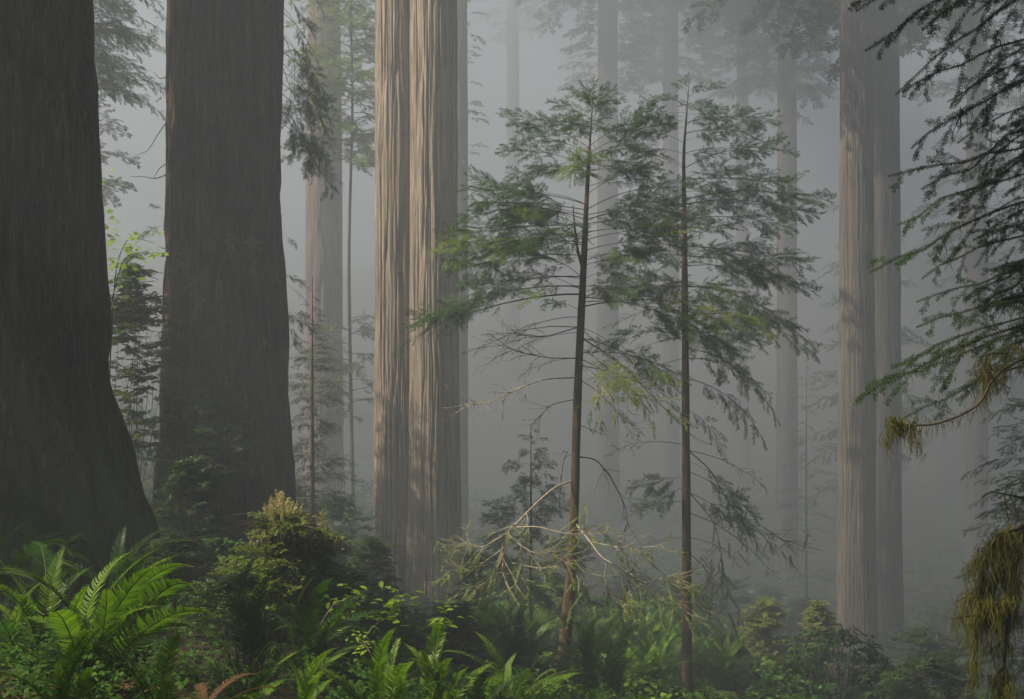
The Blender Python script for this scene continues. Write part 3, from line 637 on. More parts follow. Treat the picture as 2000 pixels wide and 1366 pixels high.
conical('young_conifer', 'drooping dim conifer sapling behind the right side of the second dark redwood', 'sapling', 27, 610, 540, 1090, 95, 95, DROOP, 'needle_dark', 32, .07, .85)
conical('young_conifer', 'dark shadowy conifer at the lower right edge behind the mossy boughs', 'young conifer', 17, 2045, 380, 1560, 250, 98, DROOP, 'needle_dark', 33, .10, .9)
HB = conical('young_conifer', 'unseen bushy conifer added behind the second dark redwood for shade', 'young conifer', 33.5, 405, 330, 1060, 150, 98, DROOP, 'needle_dark', 36, .09, .95)  # made-up tree, put here so its shade darkens the twin redwood foot
crown(HB[0], .3, 9.2, 1.7, 200, 54, up_frac=.6, r_in=.1)
conical('young_conifer', 'hazy slender conifer behind the grey redwood pair with outstretched boughs', 'young conifer', 52, 1700, 100, 1250, 150, 60, DROOP, 'needle_far', 34, .12, .75)
conical('young_conifer', 'faint conifer showing between the thin hazy trunk and the farther young conifer', 'young conifer', 56, 1575, 640, 1260, 70, 40, DROOP, 'needle_far', 35, .10, .7)

# ------------------------------------------------------------------ the mossy conifer at the right edge
tr = [np.array([3.75, 7.0, -3.6]), np.array([3.7, 7.0, 0]), np.array([3.68, 7.05, 5]), np.array([3.65, 7.1, 14])]
TR, atR = young_tree('mossy_conifer', 'near conifer at the right edge with dark dense boughs and hanging moss', 'conifer', tr, .24, .05, [], NEAR, seed=41)
R_T = [(-160, 1672, 22, -.3), (-120, 1690, 100, -.2), (-140, 1800, 60, -.6), (-100, 1750, 185, .1), (-60, 1850, 90, .3), (20, 1762, 180, -.3), (60, 1850, 200, .2), (90, 1780, 290, -.2), (150, 1870, 280, .3), (140, 1760, 345, 0),
       (180, 1800, 370, -.4), (250, 1735, 345, .2), (230, 1850, 420, -.2), (300, 1752, 440, .1), (350, 1830, 480, -.3), (380, 1700, 532, 0), (400, 1800, 545, .3), (420, 1900, 470, -.5), (480, 1790, 590, .4),
       (560, 1820, 620, .3), (600, 1790, 640, -.2), (620, 1690, 760, .1), (640, 1672, 782, -.2), (610, 1740, 720, .3), (650, 1780, 780, -.4), (600, 1900, 690, .2), (560, 1930, 600, -.3), (670, 1760, 820, .2),
       (-40, 1930, 150, -.6), (100, 1950, 260, -.7), (250, 1960, 330, -.5), (-150, 1900, 30, -.4), (300, 1930, 420, .4), (640, 1880, 760, .3), (100, 1920, 200, .5), (-200, 1950, 20, .2), (450, 1940, 540, .3), (500, 1900, 580, -.6)]
R_T += [(-180 + 70 * k, 1870 + (k * 53) % 110, -10 + 68 * k, (-.5, .3, -.2)[k % 3]) for k in range(11)]
R_T = [e for k, e in enumerate(R_T) if k % 5 != 4 or e[1] < 1760]
for k, (ya, tx, ty, dy) in enumerate(R_T):
    Y = 6.9; z = zpx(ya, Y); b = atR(z); tip = P(tx, ty, Y + dy)
    mid = b + (tip - b) * .30; 
    o, A = NEAR.place(k, TR, b, tip, M['twig'], M['needle_right'], rnd.uniform(-.95, .95))
    if k % 2 == 0 or ty > 600:
        d = NEAR.v[k % 6]; pts = d['wood'][0][::8][rnd.randrange(5)::3]; pts = pts[pts[:, 0] < 1.2]
        mo = hang_moss(o, pts @ A.T, 60 if k % 3 else 150, 500 + k, .045, wid=.006); mo.matrix_basis = mat4(np.linalg.inv(A), (0, 0, 0))
def mossy(px, r0, r1, nm, mean, seed, name='branch', dy=0, side=6, wid=.0034, tw=.16):
    nm = int(nm * 1.1); mean *= .85
    rg = random.Random(seed); o, sm = twigline(TR, [P(a, b, 6.6 + d + dy) for a, b, d in px], r0, r1, M['twig'], name)
    loc = np.array(TR.location); pts = [sm]; A, B = [], []
    for k in range(side):
        i = rg.randrange(3, len(sm) - 1); p = sm[i]; e = np.array([rg.uniform(-1, .3), rg.uniform(-.6, .6), rg.uniform(-.9, .1)])
        for s in range(3):
            e = norm(e + np.array([rg.uniform(-.3, .3), rg.uniform(-.3, .3), rg.uniform(-.4, .2)])); p2 = p + e * tw / 3; A.append(p); B.append(p2); pts.append(np.linspace(p, p2, 4)); p = p2
    if A: V, Q = prisms(np.array(A) - loc, np.array(B) - loc, [.004] * len(A), [.003] * len(A), 4); link('twigs', mesh('mossy_twigs', V, Q), M['twig'], o)
    return o, hang_moss(o, np.concatenate(pts) - loc, nm, seed, mean, wid=wid, spread=.02)
mossy([(2120, 640, .3), (2010, 695, .1), (1960, 720, 0), (1935, 745, 0), (1915, 790, -.05), (1870, 815, -.05), (1825, 830, -.05), (1780, 832, -.05), (1742, 826, -.05)], .009, .005, 1500, .040, 1)
hang = [(1750, 820), (1744, 826), (1742, 822)]
mossy([(1765, 830, -.05), (1752, 826, -.05), (1742, 820, -.05)], .012, .010, 160, .03, 2, side=0, wid=.008)
mossy([(1930, 745, 0), (1920, 720, .05), (1928, 690, .05), (1960, 690, .1)], .006, .004, 200, .05, 3, side=3)
mossy([(2120, 960, .3), (2020, 1020, .1), (1970, 1040, 0), (1950, 1040, 0), (1928, 1085, 0), (1912, 1150, 0), (1906, 1210, 0)], .014, .007, 1500, .11, 4, side=8)
mossy([(2010, 1020, .1), (1990, 1075, 0), (1978, 1140, 0), (1968, 1210, 0), (1962, 1290, 0), (1958, 1370, 0)], .012, .006, 1500, .09, 5, side=10, tw=.12)
mossy([(1975, 1160, 0), (1950, 1175, -.05), (1925, 1197, -.08), (1895, 1203, -.1), (1858, 1208, -.12)], .007, .004, 900, .10, 6, side=3, tw=.10)
mossy([(1906, 1205, 0), (1902, 1250, 0), (1902, 1310, 0), (1900, 1345, 0)], .006, .004, 350, .06, 7, side=2, tw=.06)
mossy([(1985, 1075, .05), (1950, 1110, .05), (1932, 1150, .05), (1925, 1190, .05)], .007, .004, 500, .10, 8, side=4)
mossy([(2090, 960, .3), (2010, 975, .15), (1960, 965, .1), (1935, 960, .1)], .008, .004, 60, .04, 9, side=6)
for k, (bx, by, tx, ty) in enumerate([(2090, 960, 1925, 968), (2080, 985, 1945, 990), (2080, 905, 1965, 950)]): NEAR.place(k, TR, P(bx, by, 6.9), P(tx, ty, 6.6), M['twig'], M['needle_right'], rnd.uniform(-.4, .4))
crown(TR, 9.6, 17, 5.0, 34, 44, r_in=.15)

# ------------------------------------------------------------------ sword ferns
def frond_geo(seed, L=1.0, a0=62, a1=-25, np_=40, pl=.098, pw=.0135, hook=False, side_curve=0.0, flop=.25, nseg=3):
    rg = np.random.default_rng(seed); N = 40; t = np.linspace(0, 1, N + 1)
    ang = np.radians(a0 + (a1 - a0) * t ** 1.3)
    if hook: ang = np.radians(a0 + (8 - a0) * t) - np.clip((t - .80) / .20, 0, 1) ** 1.2 * np.radians(230)
    yaw = side_curve * t ** 1.5
    st = L / N * np.where(hook, 1 - .4 * np.clip((t - .8) / .2, 0, 1), 1)
    dx = np.cos(ang) * np.cos(yaw) * st; dy = np.cos(ang) * np.sin(yaw) * st; dz = np.sin(ang) * st
    p = np.stack([np.cumsum(dx), np.cumsum(dy), np.cumsum(dz)], 1); p -= p[0]
    d = norm(np.gradient(p, axis=0)); S = norm(np.cross([0, 0, 1.0], np.stack([np.cos(yaw), np.sin(yaw), 0 * yaw], 1))); U = np.cross(d, S)
    rad = L * .0048 * (1 - .8 * t) + .0006
    w = tube(p, rad, 5)
    k = np.arange(2 * np_); tt = .14 + .855 * (k // 2) / (np_ - 1); sd = np.where(k % 2 == 0, 1.0, -1.0)
    f = tt * N; i = np.minimum(f.astype(int), N - 1); fr = (f - i)[:, None]
    b = p[i] * (1 - fr) + p[i + 1] * fr; dd = d[i]; ss = S[i]; uu = U[i]
    prof = np.minimum(1, .62 + 1.6 * (tt - .14)) * np.clip((1 - tt) / .42, 0, 1) ** .75 + .035
    l = L * pl * prof * rg.uniform(.88, 1.08, len(k)); wd = np.minimum(L * pw, l * .3) * rg.uniform(.9, 1.1, len(k))
    if hook: l = l * np.where(tt > .8, .35, .75)
    sweep = np.radians(14 + 34 * tt + rg.normal(0, 4, len(k)))
    rows = []; q = b
    for s in range(nseg + 1):
        u = s / nseg
        o = ss * sd[:, None] * np.cos(sweep + u * .35)[:, None] + dd * np.sin(sweep + u * .35)[:, None] + uu * (.22 - flop * 2.2 * u + rg.normal(0, .05, len(k)) if True else 0)[:, None]
        o = norm(o); 
        wv = norm(np.cross(uu, o)); ww = wd * [.8, 1.0, .72, .04][s] if nseg == 3 else wd * [.8, .9, .04][s]
        rows += [q - wv * (ww / 2)[:, None], q + wv * (ww / 2)[:, None]]
        q = q + o * (l / nseg)[:, None]
    V = np.stack(rows, 1).reshape(-1, 3); n = len(k); kk = 2 * (nseg + 1)
    bq = np.array([[2 * s, 2 * s + 1, 2 * s + 3, 2 * s + 2] for s in range(nseg)])
    Q = ((np.arange(n) * kk)[:, None, None] + bq[None]).reshape(-1, 4)
    return dict(w=w, l=(V, Q), tip=p[-1])

class Ferns:
    def __init__(s, specs):
        s.v = []
        for sp in specs:
            d = frond_geo(**sp); d['cache'] = {}; s.v.append(d)
    def me(s, i, mat):
        d = s.v[i % len(s.v)]
        if mat not in d['cache']:
            nv = len(d['l'][0]); me = mesh('frond', np.concatenate([d['l'][0], d['w'][0]]), np.concatenate([d['l'][1], d['w'][1] + nv]))
            me.materials.append(M[mat]); me.materials.append(M['rachis'])
            mi = np.zeros(len(me.polygons), np.int32); mi[len(d['l'][1]):] = 1; me.polygons.foreach_set('material_index', mi)
            d['cache'][mat] = me
        return d['cache'][mat]
    def place(s, i, parent, base, tip, mat, roll=0.0):
        d = s.v[i % len(s.v)]; A = align(d['tip'], np.asarray(tip) - np.asarray(base), roll)
        return link('frond', s.me(i, mat), parent=parent, M=mat4(A, np.asarray(base) - np.array(parent.location)))
FR = Ferns([dict(seed=1, a0=68, a1=-25), dict(seed=2, a0=55, a1=-15, side_curve=.25), dict(seed=3, a0=74, a1=5, flop=.15), dict(seed=4, a0=60, a1=-45), dict(seed=5, a0=50, a1=-20, side_curve=-.25), dict(seed=6, a0=64, a1=-8, pl=.115)])
HK = Ferns([dict(seed=11, a0=80, hook=True, pl=.07, pw=.016), dict(seed=12, a0=68, hook=True, pl=.06, side_curve=.3)])

def fern(label, base, n, L, seed, mat='fern', group=None, tips_=None, hooks=0, spread=(25, 70), az=(0, 360), mats=None):
    """a clump: fronds rise from one crown and arch outwards"""
    rg = random.Random(seed); t = thing('sword_fern', label, 'fern', base, group); base = np.asarray(base, float)
    for k, e in enumerate(tips_ or []):
        px, py, Y = e[:3]; FR.place(e[5] if len(e) > 5 else k, t, base + np.array([rg.uniform(-.06, .06), rg.uniform(-.06, .06), 0]), P(px, py, Y), e[4] if len(e) > 4 else mat, e[3] if len(e) > 3 else rg.uniform(-.3, .3))
    for k in range(n):
        a = R(az[0] + (az[1] - az[0]) * (k + rg.uniform(0, .9)) / n); el = R(rg.uniform(*spread)); l = L * rg.uniform(.7, 1.1)
        v = np.array([math.cos(a) * math.cos(el), math.sin(a) * math.cos(el), math.sin(el)]) * l * .86
        m = mat if rg.random() < .75 else (mats or 'fern_dark')
        FR.place(rg.randrange(6), t, base + np.array([rg.uniform(-.05, .05), rg.uniform(-.05, .05), 0]), base + v, m, rg.uniform(-.35, .35))
    for k in range(hooks):
        a = rg.uniform(0, 6.28); v = np.array([math.cos(a) * .3, math.sin(a) * .3, rg.uniform(.75, 1.0)]) * L * .8
        HK.place(k, t, base, base + v, mat, rg.uniform(-.4, .4))
    return t

# the big bright clumps at lower left
b1 = P(165, 1365, 6.2)
fern('biggest bright sword fern at lower left, its fronds sweeping to the right', b1, 7, .95, 1, 'fern', tips_=[
    (380, 1108, 6.0, -.55, 'fern', 0), (352, 1082, 6.3, -.5, 'fern', 1), (318, 1068, 6.5, -.5, 'fern', 2), (385, 1160, 5.8, -.6, 'fern', 3), (300, 1110, 5.9, -.7, 'fern', 5), (265, 1075, 6.6, -.4, 'fern', 0),
    (430, 1205, 5.7, -.55, 'fern', 1), (455, 1285, 5.9, -.3, 'fern_dark', 3), (420, 1250, 6.4, -.3, 'fern_dark', 0), (205, 1150, 5.8, -.2, 'fern', 4), (175, 1140, 6, .2, 'fern', 2), (330, 1130, 6.3, -.5, 'fern', 4)], spread=(20, 60), az=(150, 380), mats='fern')
fern('sword fern at the left edge with upright feathery fronds', P(60, 1330, 6.6), 6, .9, 2, 'fern', tips_=[(28, 1165, 6.3, .3), (95, 1130, 6.4, .3), (125, 1065, 6.9, .2, 'fern'), (60, 1060, 7.2, .3, 'fern_dark'), (-30, 1120, 6.6, .3), (0, 1220, 6.0, .4, 'fern_dark')], az=(60, 270))
fern('dark sword fern drooping at the far left edge by the redwood roots', P(-30, 1200, 7.6), 9, .95, 3, 'fern_dark', tips_=[(70, 1135, 7.2, .4, 'fern_dark'), (55, 1085, 7.8, .3, 'fern_dark'), (125, 1150, 7.5, .3)])
fern('sword fern with ladder-like fronds at the bottom left, hanging toward the viewer', P(150, 1500, 5.0), 4, .8, 4, 'fern', tips_=[(190, 1225, 4.9, -.3), (115, 1290, 4.8, .2), (120, 1420, 4.5, .2), (60, 1270, 5.2, .3, 'fern_dark')], az=(180, 360))
fern('sword fern with one bright ladder frond at the bottom, right of the biggest fern', P(285, 1480, 5.2), 4, .75, 5, 'fern', tips_=[(352, 1235, 5.1, -.5), (330, 1330, 4.9, -.4), (262, 1395, 4.8, .2, 'fern_dark'), (420, 1400, 5.1, -.4, 'fern_dark')], az=(180, 360))
fern('sword fern behind the biggest bright fern, half hidden, by the redwood base', P(240, 1215, 7.6), 12, .85, 6, 'fern_dark', mats='fern')
fern('dim sword fern with upright fronds below the huckleberry bush', P(500, 1310, 8.2), 12, .8, 7, 'fern_dark', tips_=[(505, 1085, 8.1, .1, 'fern_dark'), (545, 1105, 8.0, -.1, 'fern_dark'), (600, 1090, 8.3, -.3, 'fern_dark'), (450, 1120, 8.2, .3, 'fern_dark')])
fern('mid green sword fern right of the dim fern under the huckleberry', P(610, 1330, 7.8), 12, .8, 8, 'fern_dark', tips_=[(650, 1130, 7.6, -.2, 'fern_dark'), (620, 1120, 7.8, .1, 'fern_dark'), (700, 1190, 7.6, -.3, 'fern')], mats='fern_dark')
fern('bright sword fern with upright fronds left of the bare gap in the middle', P(850, 1450, 7.6), 7, .72, 9, 'fern', tips_=[(858, 1212, 7.5, -.2), (885, 1285, 7.3, -.3), (815, 1225, 7.6, .2), (790, 1290, 7.3, .2), (895, 1350, 7.2, -.3), (870, 1240, 7.8, 0)], hooks=2, mats='fern')
fern('sword fern with curled new fronds in the bottom middle left', P(745, 1450, 7.0), 7, .7, 10, 'fern', tips_=[(775, 1225, 6.9, -.2), (740, 1290, 6.8, .1), (700, 1280, 6.9, .3), (800, 1300, 6.7, -.3)], hooks=3, mats='fern_dark')
fern('sword fern with pale uncurling tips near the bottom, right of the ladder fern', P(590, 1450, 6.6), 8, .65, 12, 'fern', tips_=[(665, 1265, 6.5, -.3), (630, 1320, 6.3, 0), (560, 1280, 6.6, .2)], hooks=3, mats='fern_dark')
fern('low sword fern in shadow beside the pale uncurling fern', P(480, 1430, 6.4), 10, .6, 13, 'fern_dark', hooks=1, mats='fern')
fern('dry brown dead fern at the bottom between the ladder fern and the uncurling fern', P(400, 1400, 5.6), 9, .5, 14, 'fern_dry', spread=(-10, 25), mats='fern_dry')
fern('low bright sword fern at the bottom left of the nearer young conifer', P(985, 1440, 9.5), 12, .95, 15, 'fern', spread=(30, 75), mats='fern')
fern('bright sword fern at the bottom just left of the nearer young conifer trunk', P(1025, 1470, 10.0), 11, .9, 16, 'fern', spread=(30, 75), mats='fern')
fern('small sword fern at the bottom left of the low bright one', P(925, 1460, 8.6), 10, .8, 17, 'fern_dark', mats='fern')
rg = random.Random(4)
HOL = [(1150, 1290), (1180, 1320), (1060, 1250), (1130, 1215), (1195, 1250), (1230, 1290), (1215, 1225), (1260, 1240), (1290, 1290), (1160, 1240), (1245, 1330), (1300, 1250), (1010, 1345), (1150, 1362), (1200, 1360),
    (1270, 1210), (1320, 1215), (1240, 1195), (1180, 1200), (1395, 1270), (1430, 1250), (1410, 1300), (1380, 1230), (1440, 1290), (1010, 1270), (980, 1300), (1040, 1230), (1000, 1230), (950, 1270), (930, 1320), (1020, 1330),
    (1310, 1340), (1370, 1340), (1120, 1200), (1165, 1265), (1210, 1310), (1235, 1255), (1265, 1300), (1295, 1225), (1325, 1270), (1375, 1285), (1400, 1225), (1455, 1260), (1100, 1300), (1215, 1345), (1265, 1350), (1300, 1315), (1415, 1330), (970, 1235), (1035, 1295), (1190, 1180), (1290, 1185), (1350, 1190), (1280, 1355), (1060, 1290), (1400, 1350), (1345, 1310), (1150, 1180), (1060, 1190), (1440, 1225)]
def ray_ground(px, py):
    Y = np.linspace(8, 60, 400); z = (683 - py) / FPX * Y; g = gz((px - 1000) / FPX * Y, Y); i = np.argmax(z < g); return float(Y[i]) if (z < g).any() else 40.0
fsrc = None
for k, (px, py) in enumerate(HOL):
    Y = min(34, ray_ground(px, py + 25)); x = (px - 1000) / FPX * Y; b = G(x, Y, -.03)
    m = 'fern' if k % 6 else 'fern_dark'
    t = thing('sword_fern', 'sword fern growing in the misty hollow round the young conifer bases', 'fern', b, 'sword ferns in the hollow')
    bw, mi = Buf(), 0
    for j in range(13):
        a = 6.283 * (j + rg.random()) / 13; el = R(rg.uniform(30, 75)); l = rg.uniform(.8, 1.25)
        v = np.array([math.cos(a) * math.cos(el), math.sin(a) * math.cos(el), math.sin(el)]) * l
        d = FR.v[rg.randrange(6)]; A = align(d['tip'], v, rg.uniform(-.3, .3)); bw.add(d['l'][0] @ A.T, d['l'][1])
    link('fronds', bw.mesh('fern_fronds'), M[m], t)

# ------------------------------------------------------------------ shrubs
LEAFY = Lib([dict(seed=140 + k, L=.5, n2=12, bare=.2, rise=.15, droop=.2, l2=.42, s3=.12, l3=.5, dens=.85, nl=.024, nw=.0135, nsp=.013, r0=.004, hang=.08, wig=.06, ang=55, tipneed=.6) for k in range(5)], 'h')
SHOOT = Lib([dict(seed=150 + k, L=.3, n2=7, bare=.3, rise=0, droop=.03, l2=.3, s3=.3, l3=.3, dens=.4, nl=.020, nw=.0105, nsp=.0065, radial=True, r0=.003, hang=0, wig=.05, ang=42, tipneed=.85) for k in range(4)], 'u')
BROAD = Lib([dict(seed=160 + k, L=.8, n2=11, bare=.25, rise=.15, droop=.25, l2=.42, s3=.13, l3=.5, dens=.75, nl=.055, nw=.026, nsp=.034, r0=.006, hang=.15, wig=.08, ang=50, tipneed=.6) for k in range(5)], 'b')

def shrub(name, label, base, c, rx, rz, n, lib, lm, seed, L=(.35, .6), top=None, ry=None, wm='twig', group=None, rise=(-.1, .25), cat='shrub', cone=0.0):
    """stems fan out from the base; leafy shoots end all over an uneven dome about c"""
    rg = random.Random(seed); t = thing(name, label, cat, base, group); base = np.asarray(base, float); c = np.asarray(c, float); ry = ry or rx
    bw, bl, bt = Buf(), Buf(), Buf(); A, B, ra, rb = [], [], [], []
    lob = [(rg.uniform(0, 6.28), rg.uniform(.6, 1.22)) for _ in range(7)]
    for k in range(n):
        a = rg.uniform(0, 6.283); s = rg.uniform(-.55, 1) if rg.random() < .85 else rg.uniform(.6, 1); rr = math.sqrt(max(0, 1 - max(0, s) ** 2)) * rg.uniform(.35, 1) ** .5
        g = lob[int(a / 6.283 * 7) % 7][1] * (1 - cone * max(0, s))
        tip = c + np.array([math.cos(a) * rr * rx * g, math.sin(a) * rr * ry * g, s * rz * (1.12 - .2 * rg.random()) * (.85 + .15 * g)])
        l = rg.uniform(*L); out = np.array([math.cos(a), math.sin(a), rg.uniform(*rise)]); st = tip - norm(out) * l
        if lib is not None: lib.merge(bw, bl, rg.randrange(9), st - base, tip - base, rg.uniform(-.4, .4))
        if k % 7 == 0:
            m = base + (st - base) * .5 + np.array([rg.uniform(-.1, .1), rg.uniform(-.1, .1), .12]) * np.linalg.norm(st - base)
            A += [np.zeros(3), m - base]; B += [m - base, st - base]; ra += [.006, .004]; rb += [.004, .002]
    V, Q = prisms(A, B, ra, rb, 5); bw.add(V, Q)
    if top:
        for k in range(top):
            a = rg.uniform(0, 6.283); q = rg.random() ** .7; x = math.cos(a) * q * rx * (.75 - .4 * cone); y = math.sin(a) * q * ry * (.75 - .4 * cone)
            p = c + np.array([x, y, rz * math.sqrt(max(0.05, 1 - q * q)) * .93]); SHOOT.merge(bw, bt, rg.randrange(9), p - base, p - base + np.array([rg.uniform(-.05, .05) + x * .15, rg.uniform(-.05, .05), rg.uniform(.08, .17) * (1.3 - q)]))
    link('stems', bw.mesh('shrub_stems'), M[wm], t); link('leaves', bl.mesh('shrub_leaves'), M[lm], t)
    if top: link('shoots', bt.mesh('shrub_shoots'), M['huckle_top'], t)
    return t

gb = lambda px, Y: G((px - 1000) / FPX * Y, Y)
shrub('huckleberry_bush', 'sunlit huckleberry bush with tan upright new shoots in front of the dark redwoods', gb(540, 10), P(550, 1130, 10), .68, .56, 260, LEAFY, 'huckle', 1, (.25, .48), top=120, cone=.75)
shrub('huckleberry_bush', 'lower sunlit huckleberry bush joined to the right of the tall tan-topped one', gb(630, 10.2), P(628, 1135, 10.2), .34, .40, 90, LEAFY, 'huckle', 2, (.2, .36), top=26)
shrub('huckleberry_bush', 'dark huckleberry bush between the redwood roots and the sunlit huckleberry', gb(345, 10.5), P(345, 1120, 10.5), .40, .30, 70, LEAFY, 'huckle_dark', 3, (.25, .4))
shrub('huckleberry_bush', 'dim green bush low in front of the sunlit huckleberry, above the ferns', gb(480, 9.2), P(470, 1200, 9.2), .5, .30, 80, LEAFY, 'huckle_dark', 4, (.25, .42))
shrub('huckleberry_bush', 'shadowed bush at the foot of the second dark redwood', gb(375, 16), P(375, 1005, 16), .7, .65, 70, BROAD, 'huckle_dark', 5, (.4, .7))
shrub('understory_shrub', 'tall leafy shrub filling the gap between the two dark redwoods', gb(262, 18), P(258, 760, 18), .62, 1.75, 120, BROAD, 'huckle', 6, (.5, .8), ry=.8)
shrub('understory_shrub', 'dark leafy shrub leaning on the left side of the second redwood', gb(330, 21), P(335, 800, 21), .40, 1.4, 70, BROAD, 'huckle_dark', 7, (.4, .7))
shrub('understory_shrub', 'shadowy shrub against the front of the second redwood base', gb(420, 21), P(420, 870, 21), .75, 1.0, 80, BROAD, 'huckle_dark', 8, (.5, .8))
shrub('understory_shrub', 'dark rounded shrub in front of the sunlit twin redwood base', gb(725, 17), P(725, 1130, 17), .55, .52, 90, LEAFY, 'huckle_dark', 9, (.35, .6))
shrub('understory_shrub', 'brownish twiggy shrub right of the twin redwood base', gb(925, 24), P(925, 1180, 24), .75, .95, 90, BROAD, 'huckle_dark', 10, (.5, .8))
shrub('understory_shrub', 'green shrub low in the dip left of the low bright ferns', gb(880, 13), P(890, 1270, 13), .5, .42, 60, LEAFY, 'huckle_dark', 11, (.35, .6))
shrub('understory_shrub', 'tall yellow-green hazy shrub left of the grey redwood pair', gb(1500, 30), P(1495, 1255, 30), .80, 1.05, 170, BROAD, 'shrub_y', 12, (.45, .75))
shrub('understory_shrub', 'pale sunlit shrub just left of the grey redwood pair base', gb(1592, 30), P(1595, 1257, 30), .80, .95, 170, BROAD, 'shrub_y', 13, (.45, .75))
shrub('understory_shrub', 'low green shrub right of the farther young conifer base', gb(1440, 24), P(1425, 1310, 24), .7, .6, 120, BROAD, 'huckle', 14, (.4, .7))
shrub('understory_shrub', 'green shrub below the two yellow-green hazy shrubs', gb(1535, 24), P(1530, 1340, 24), .8, .55, 120, BROAD, 'huckle', 21, (.4, .7))
shrub('understory_shrub', 'green bushy shrub in the hollow between the conifer saplings', gb(1090, 31), P(1085, 1215, 31), .9, .55, 70, BROAD, 'huckle', 15, (.5, .8))
shrub('understory_shrub', 'dark shrub in shadow at the bottom right below the hanging moss', gb(1830, 17), P(1830, 1360, 17), .9, .5, 80, BROAD, 'huckle_dark', 16, (.4, .7))
shrub('understory_shrub', 'dark shrub below the furrowed redwood behind the rhododendron', gb(1790, 30), P(1800, 1300, 30), 1.1, .9, 70, BROAD, 'huckle_dark', 17, (.5, .9))
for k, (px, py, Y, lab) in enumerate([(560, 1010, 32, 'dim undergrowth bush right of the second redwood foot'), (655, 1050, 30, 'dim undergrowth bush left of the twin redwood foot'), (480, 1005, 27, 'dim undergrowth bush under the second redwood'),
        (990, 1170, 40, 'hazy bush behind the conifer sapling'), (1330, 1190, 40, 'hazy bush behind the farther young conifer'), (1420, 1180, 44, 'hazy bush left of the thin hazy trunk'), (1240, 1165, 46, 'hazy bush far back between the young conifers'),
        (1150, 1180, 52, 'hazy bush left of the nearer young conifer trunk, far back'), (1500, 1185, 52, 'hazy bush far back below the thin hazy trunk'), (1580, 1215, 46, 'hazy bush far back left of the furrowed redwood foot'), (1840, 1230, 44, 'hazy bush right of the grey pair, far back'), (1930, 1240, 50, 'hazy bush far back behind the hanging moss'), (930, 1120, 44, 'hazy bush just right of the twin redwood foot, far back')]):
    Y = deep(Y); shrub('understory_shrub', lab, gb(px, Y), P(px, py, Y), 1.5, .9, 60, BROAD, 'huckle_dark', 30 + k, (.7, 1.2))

def leaf_strip(buf, p, d, n, l, w, S=5, droop=.5, fold=.15):
    """one long leaf: a bent strip with a raised midline"""
    d = norm(np.asarray(d, float)); n = norm(np.asarray(n, float)); rows = []; q = np.asarray(p, float)
    for s in range(S + 1):
        u = s / S; side = norm(np.cross(n, d)); wd = w * (math.sin(math.pi * min(.98, .08 + .92 * u)) ** .7)
        up = np.cross(d, side)
        rows += [q - side * wd / 2 + up * fold * wd, q, q + side * wd / 2 + up * fold * wd]
        d = norm(d + np.array([0, 0, -droop / S])); q = q + d * l / S
    V = np.array(rows); Q = []
    for s in range(S): Q += [[3 * s, 3 * s + 1, 3 * s + 4, 3 * s + 3], [3 * s + 1, 3 * s + 2, 3 * s + 5, 3 * s + 4]]
    buf.add(V, Q)

def rhodo(label, base, c, rx, rz, n, seed, flowers=0, ll=(.09, .14)):
    rg = random.Random(seed); t = thing('rhododendron', label, 'shrub', base); base = np.asarray(base, float); bl, bw, bf = Buf(), Buf(), Buf(); A, B = [], []
    for k in range(n):
        a = rg.uniform(0, 6.283); s = rg.uniform(-.9, 1); rr = math.sqrt(max(0, 1 - max(0, s) ** 2)) * rg.uniform(.3, 1) ** .5
        tip = np.asarray(c) + np.array([math.cos(a) * rr * rx, math.sin(a) * rr * rx, s * rz * rg.uniform(.7, 1.1)]) - base
        up = norm(np.array([math.cos(a) * .5, math.sin(a) * .5, 1.0]) + np.array([rg.gauss(0, .3), rg.gauss(0, .3), 0])); j = norm(np.cross(up, [1.0, .2, 0])); 
        for m in range(rg.randrange(7, 11)):
            o = rotv(j, up, m * 2.4 + rg.random()); d = norm(o + up * rg.uniform(.1, .9)); leaf_strip(bl, tip, d, np.cross(np.cross(d, up), d), rg.uniform(*ll), .036 * ll[1] / .14, 4, .5)
        m1 = tip * .5 + np.array([rg.uniform(-.1, .1), rg.uniform(-.1, .1), .1]); 
        if k % 4 == 0: A += [tip * 0, m1]; B += [m1, tip]
        if k < flowers:
            for m in range(14): leaf_strip(bf, tip + up * .03, rotv(j, up, m * 2.4) + up * rg.uniform(0, 1.2), up, .035, .03, 3, .3)
    V, Q = prisms(A, B, [.006] * len(A), [.004] * len(A), 5); bw.add(V, Q)
    link('stems', bw.mesh('rhododendron_stems'), M['twig'], t); link('leaves', bl.mesh('rhododendron_leaves'), M['rhodo'], t)
    if flowers: link('flower_cluster', bf.mesh('rhododendron_flowers'), M['petal'], t)
rhodo('rhododendron with whorled dark leaves in front of the furrowed redwood base', gb(1640, 20), P(1640, 1300, 20), .85, .62, 210, 1)
rhodo('rhododendron with brighter leaf whorls and a small pink flower, at the right of its neighbour', gb(1715, 19), P(1715, 1340, 19), .42, .45, 80, 2, flowers=1)
rhodo('low rhododendron with pale new leaves at the bottom edge', gb(1560, 18), P(1555, 1360, 18), .75, .36, 120, 3)

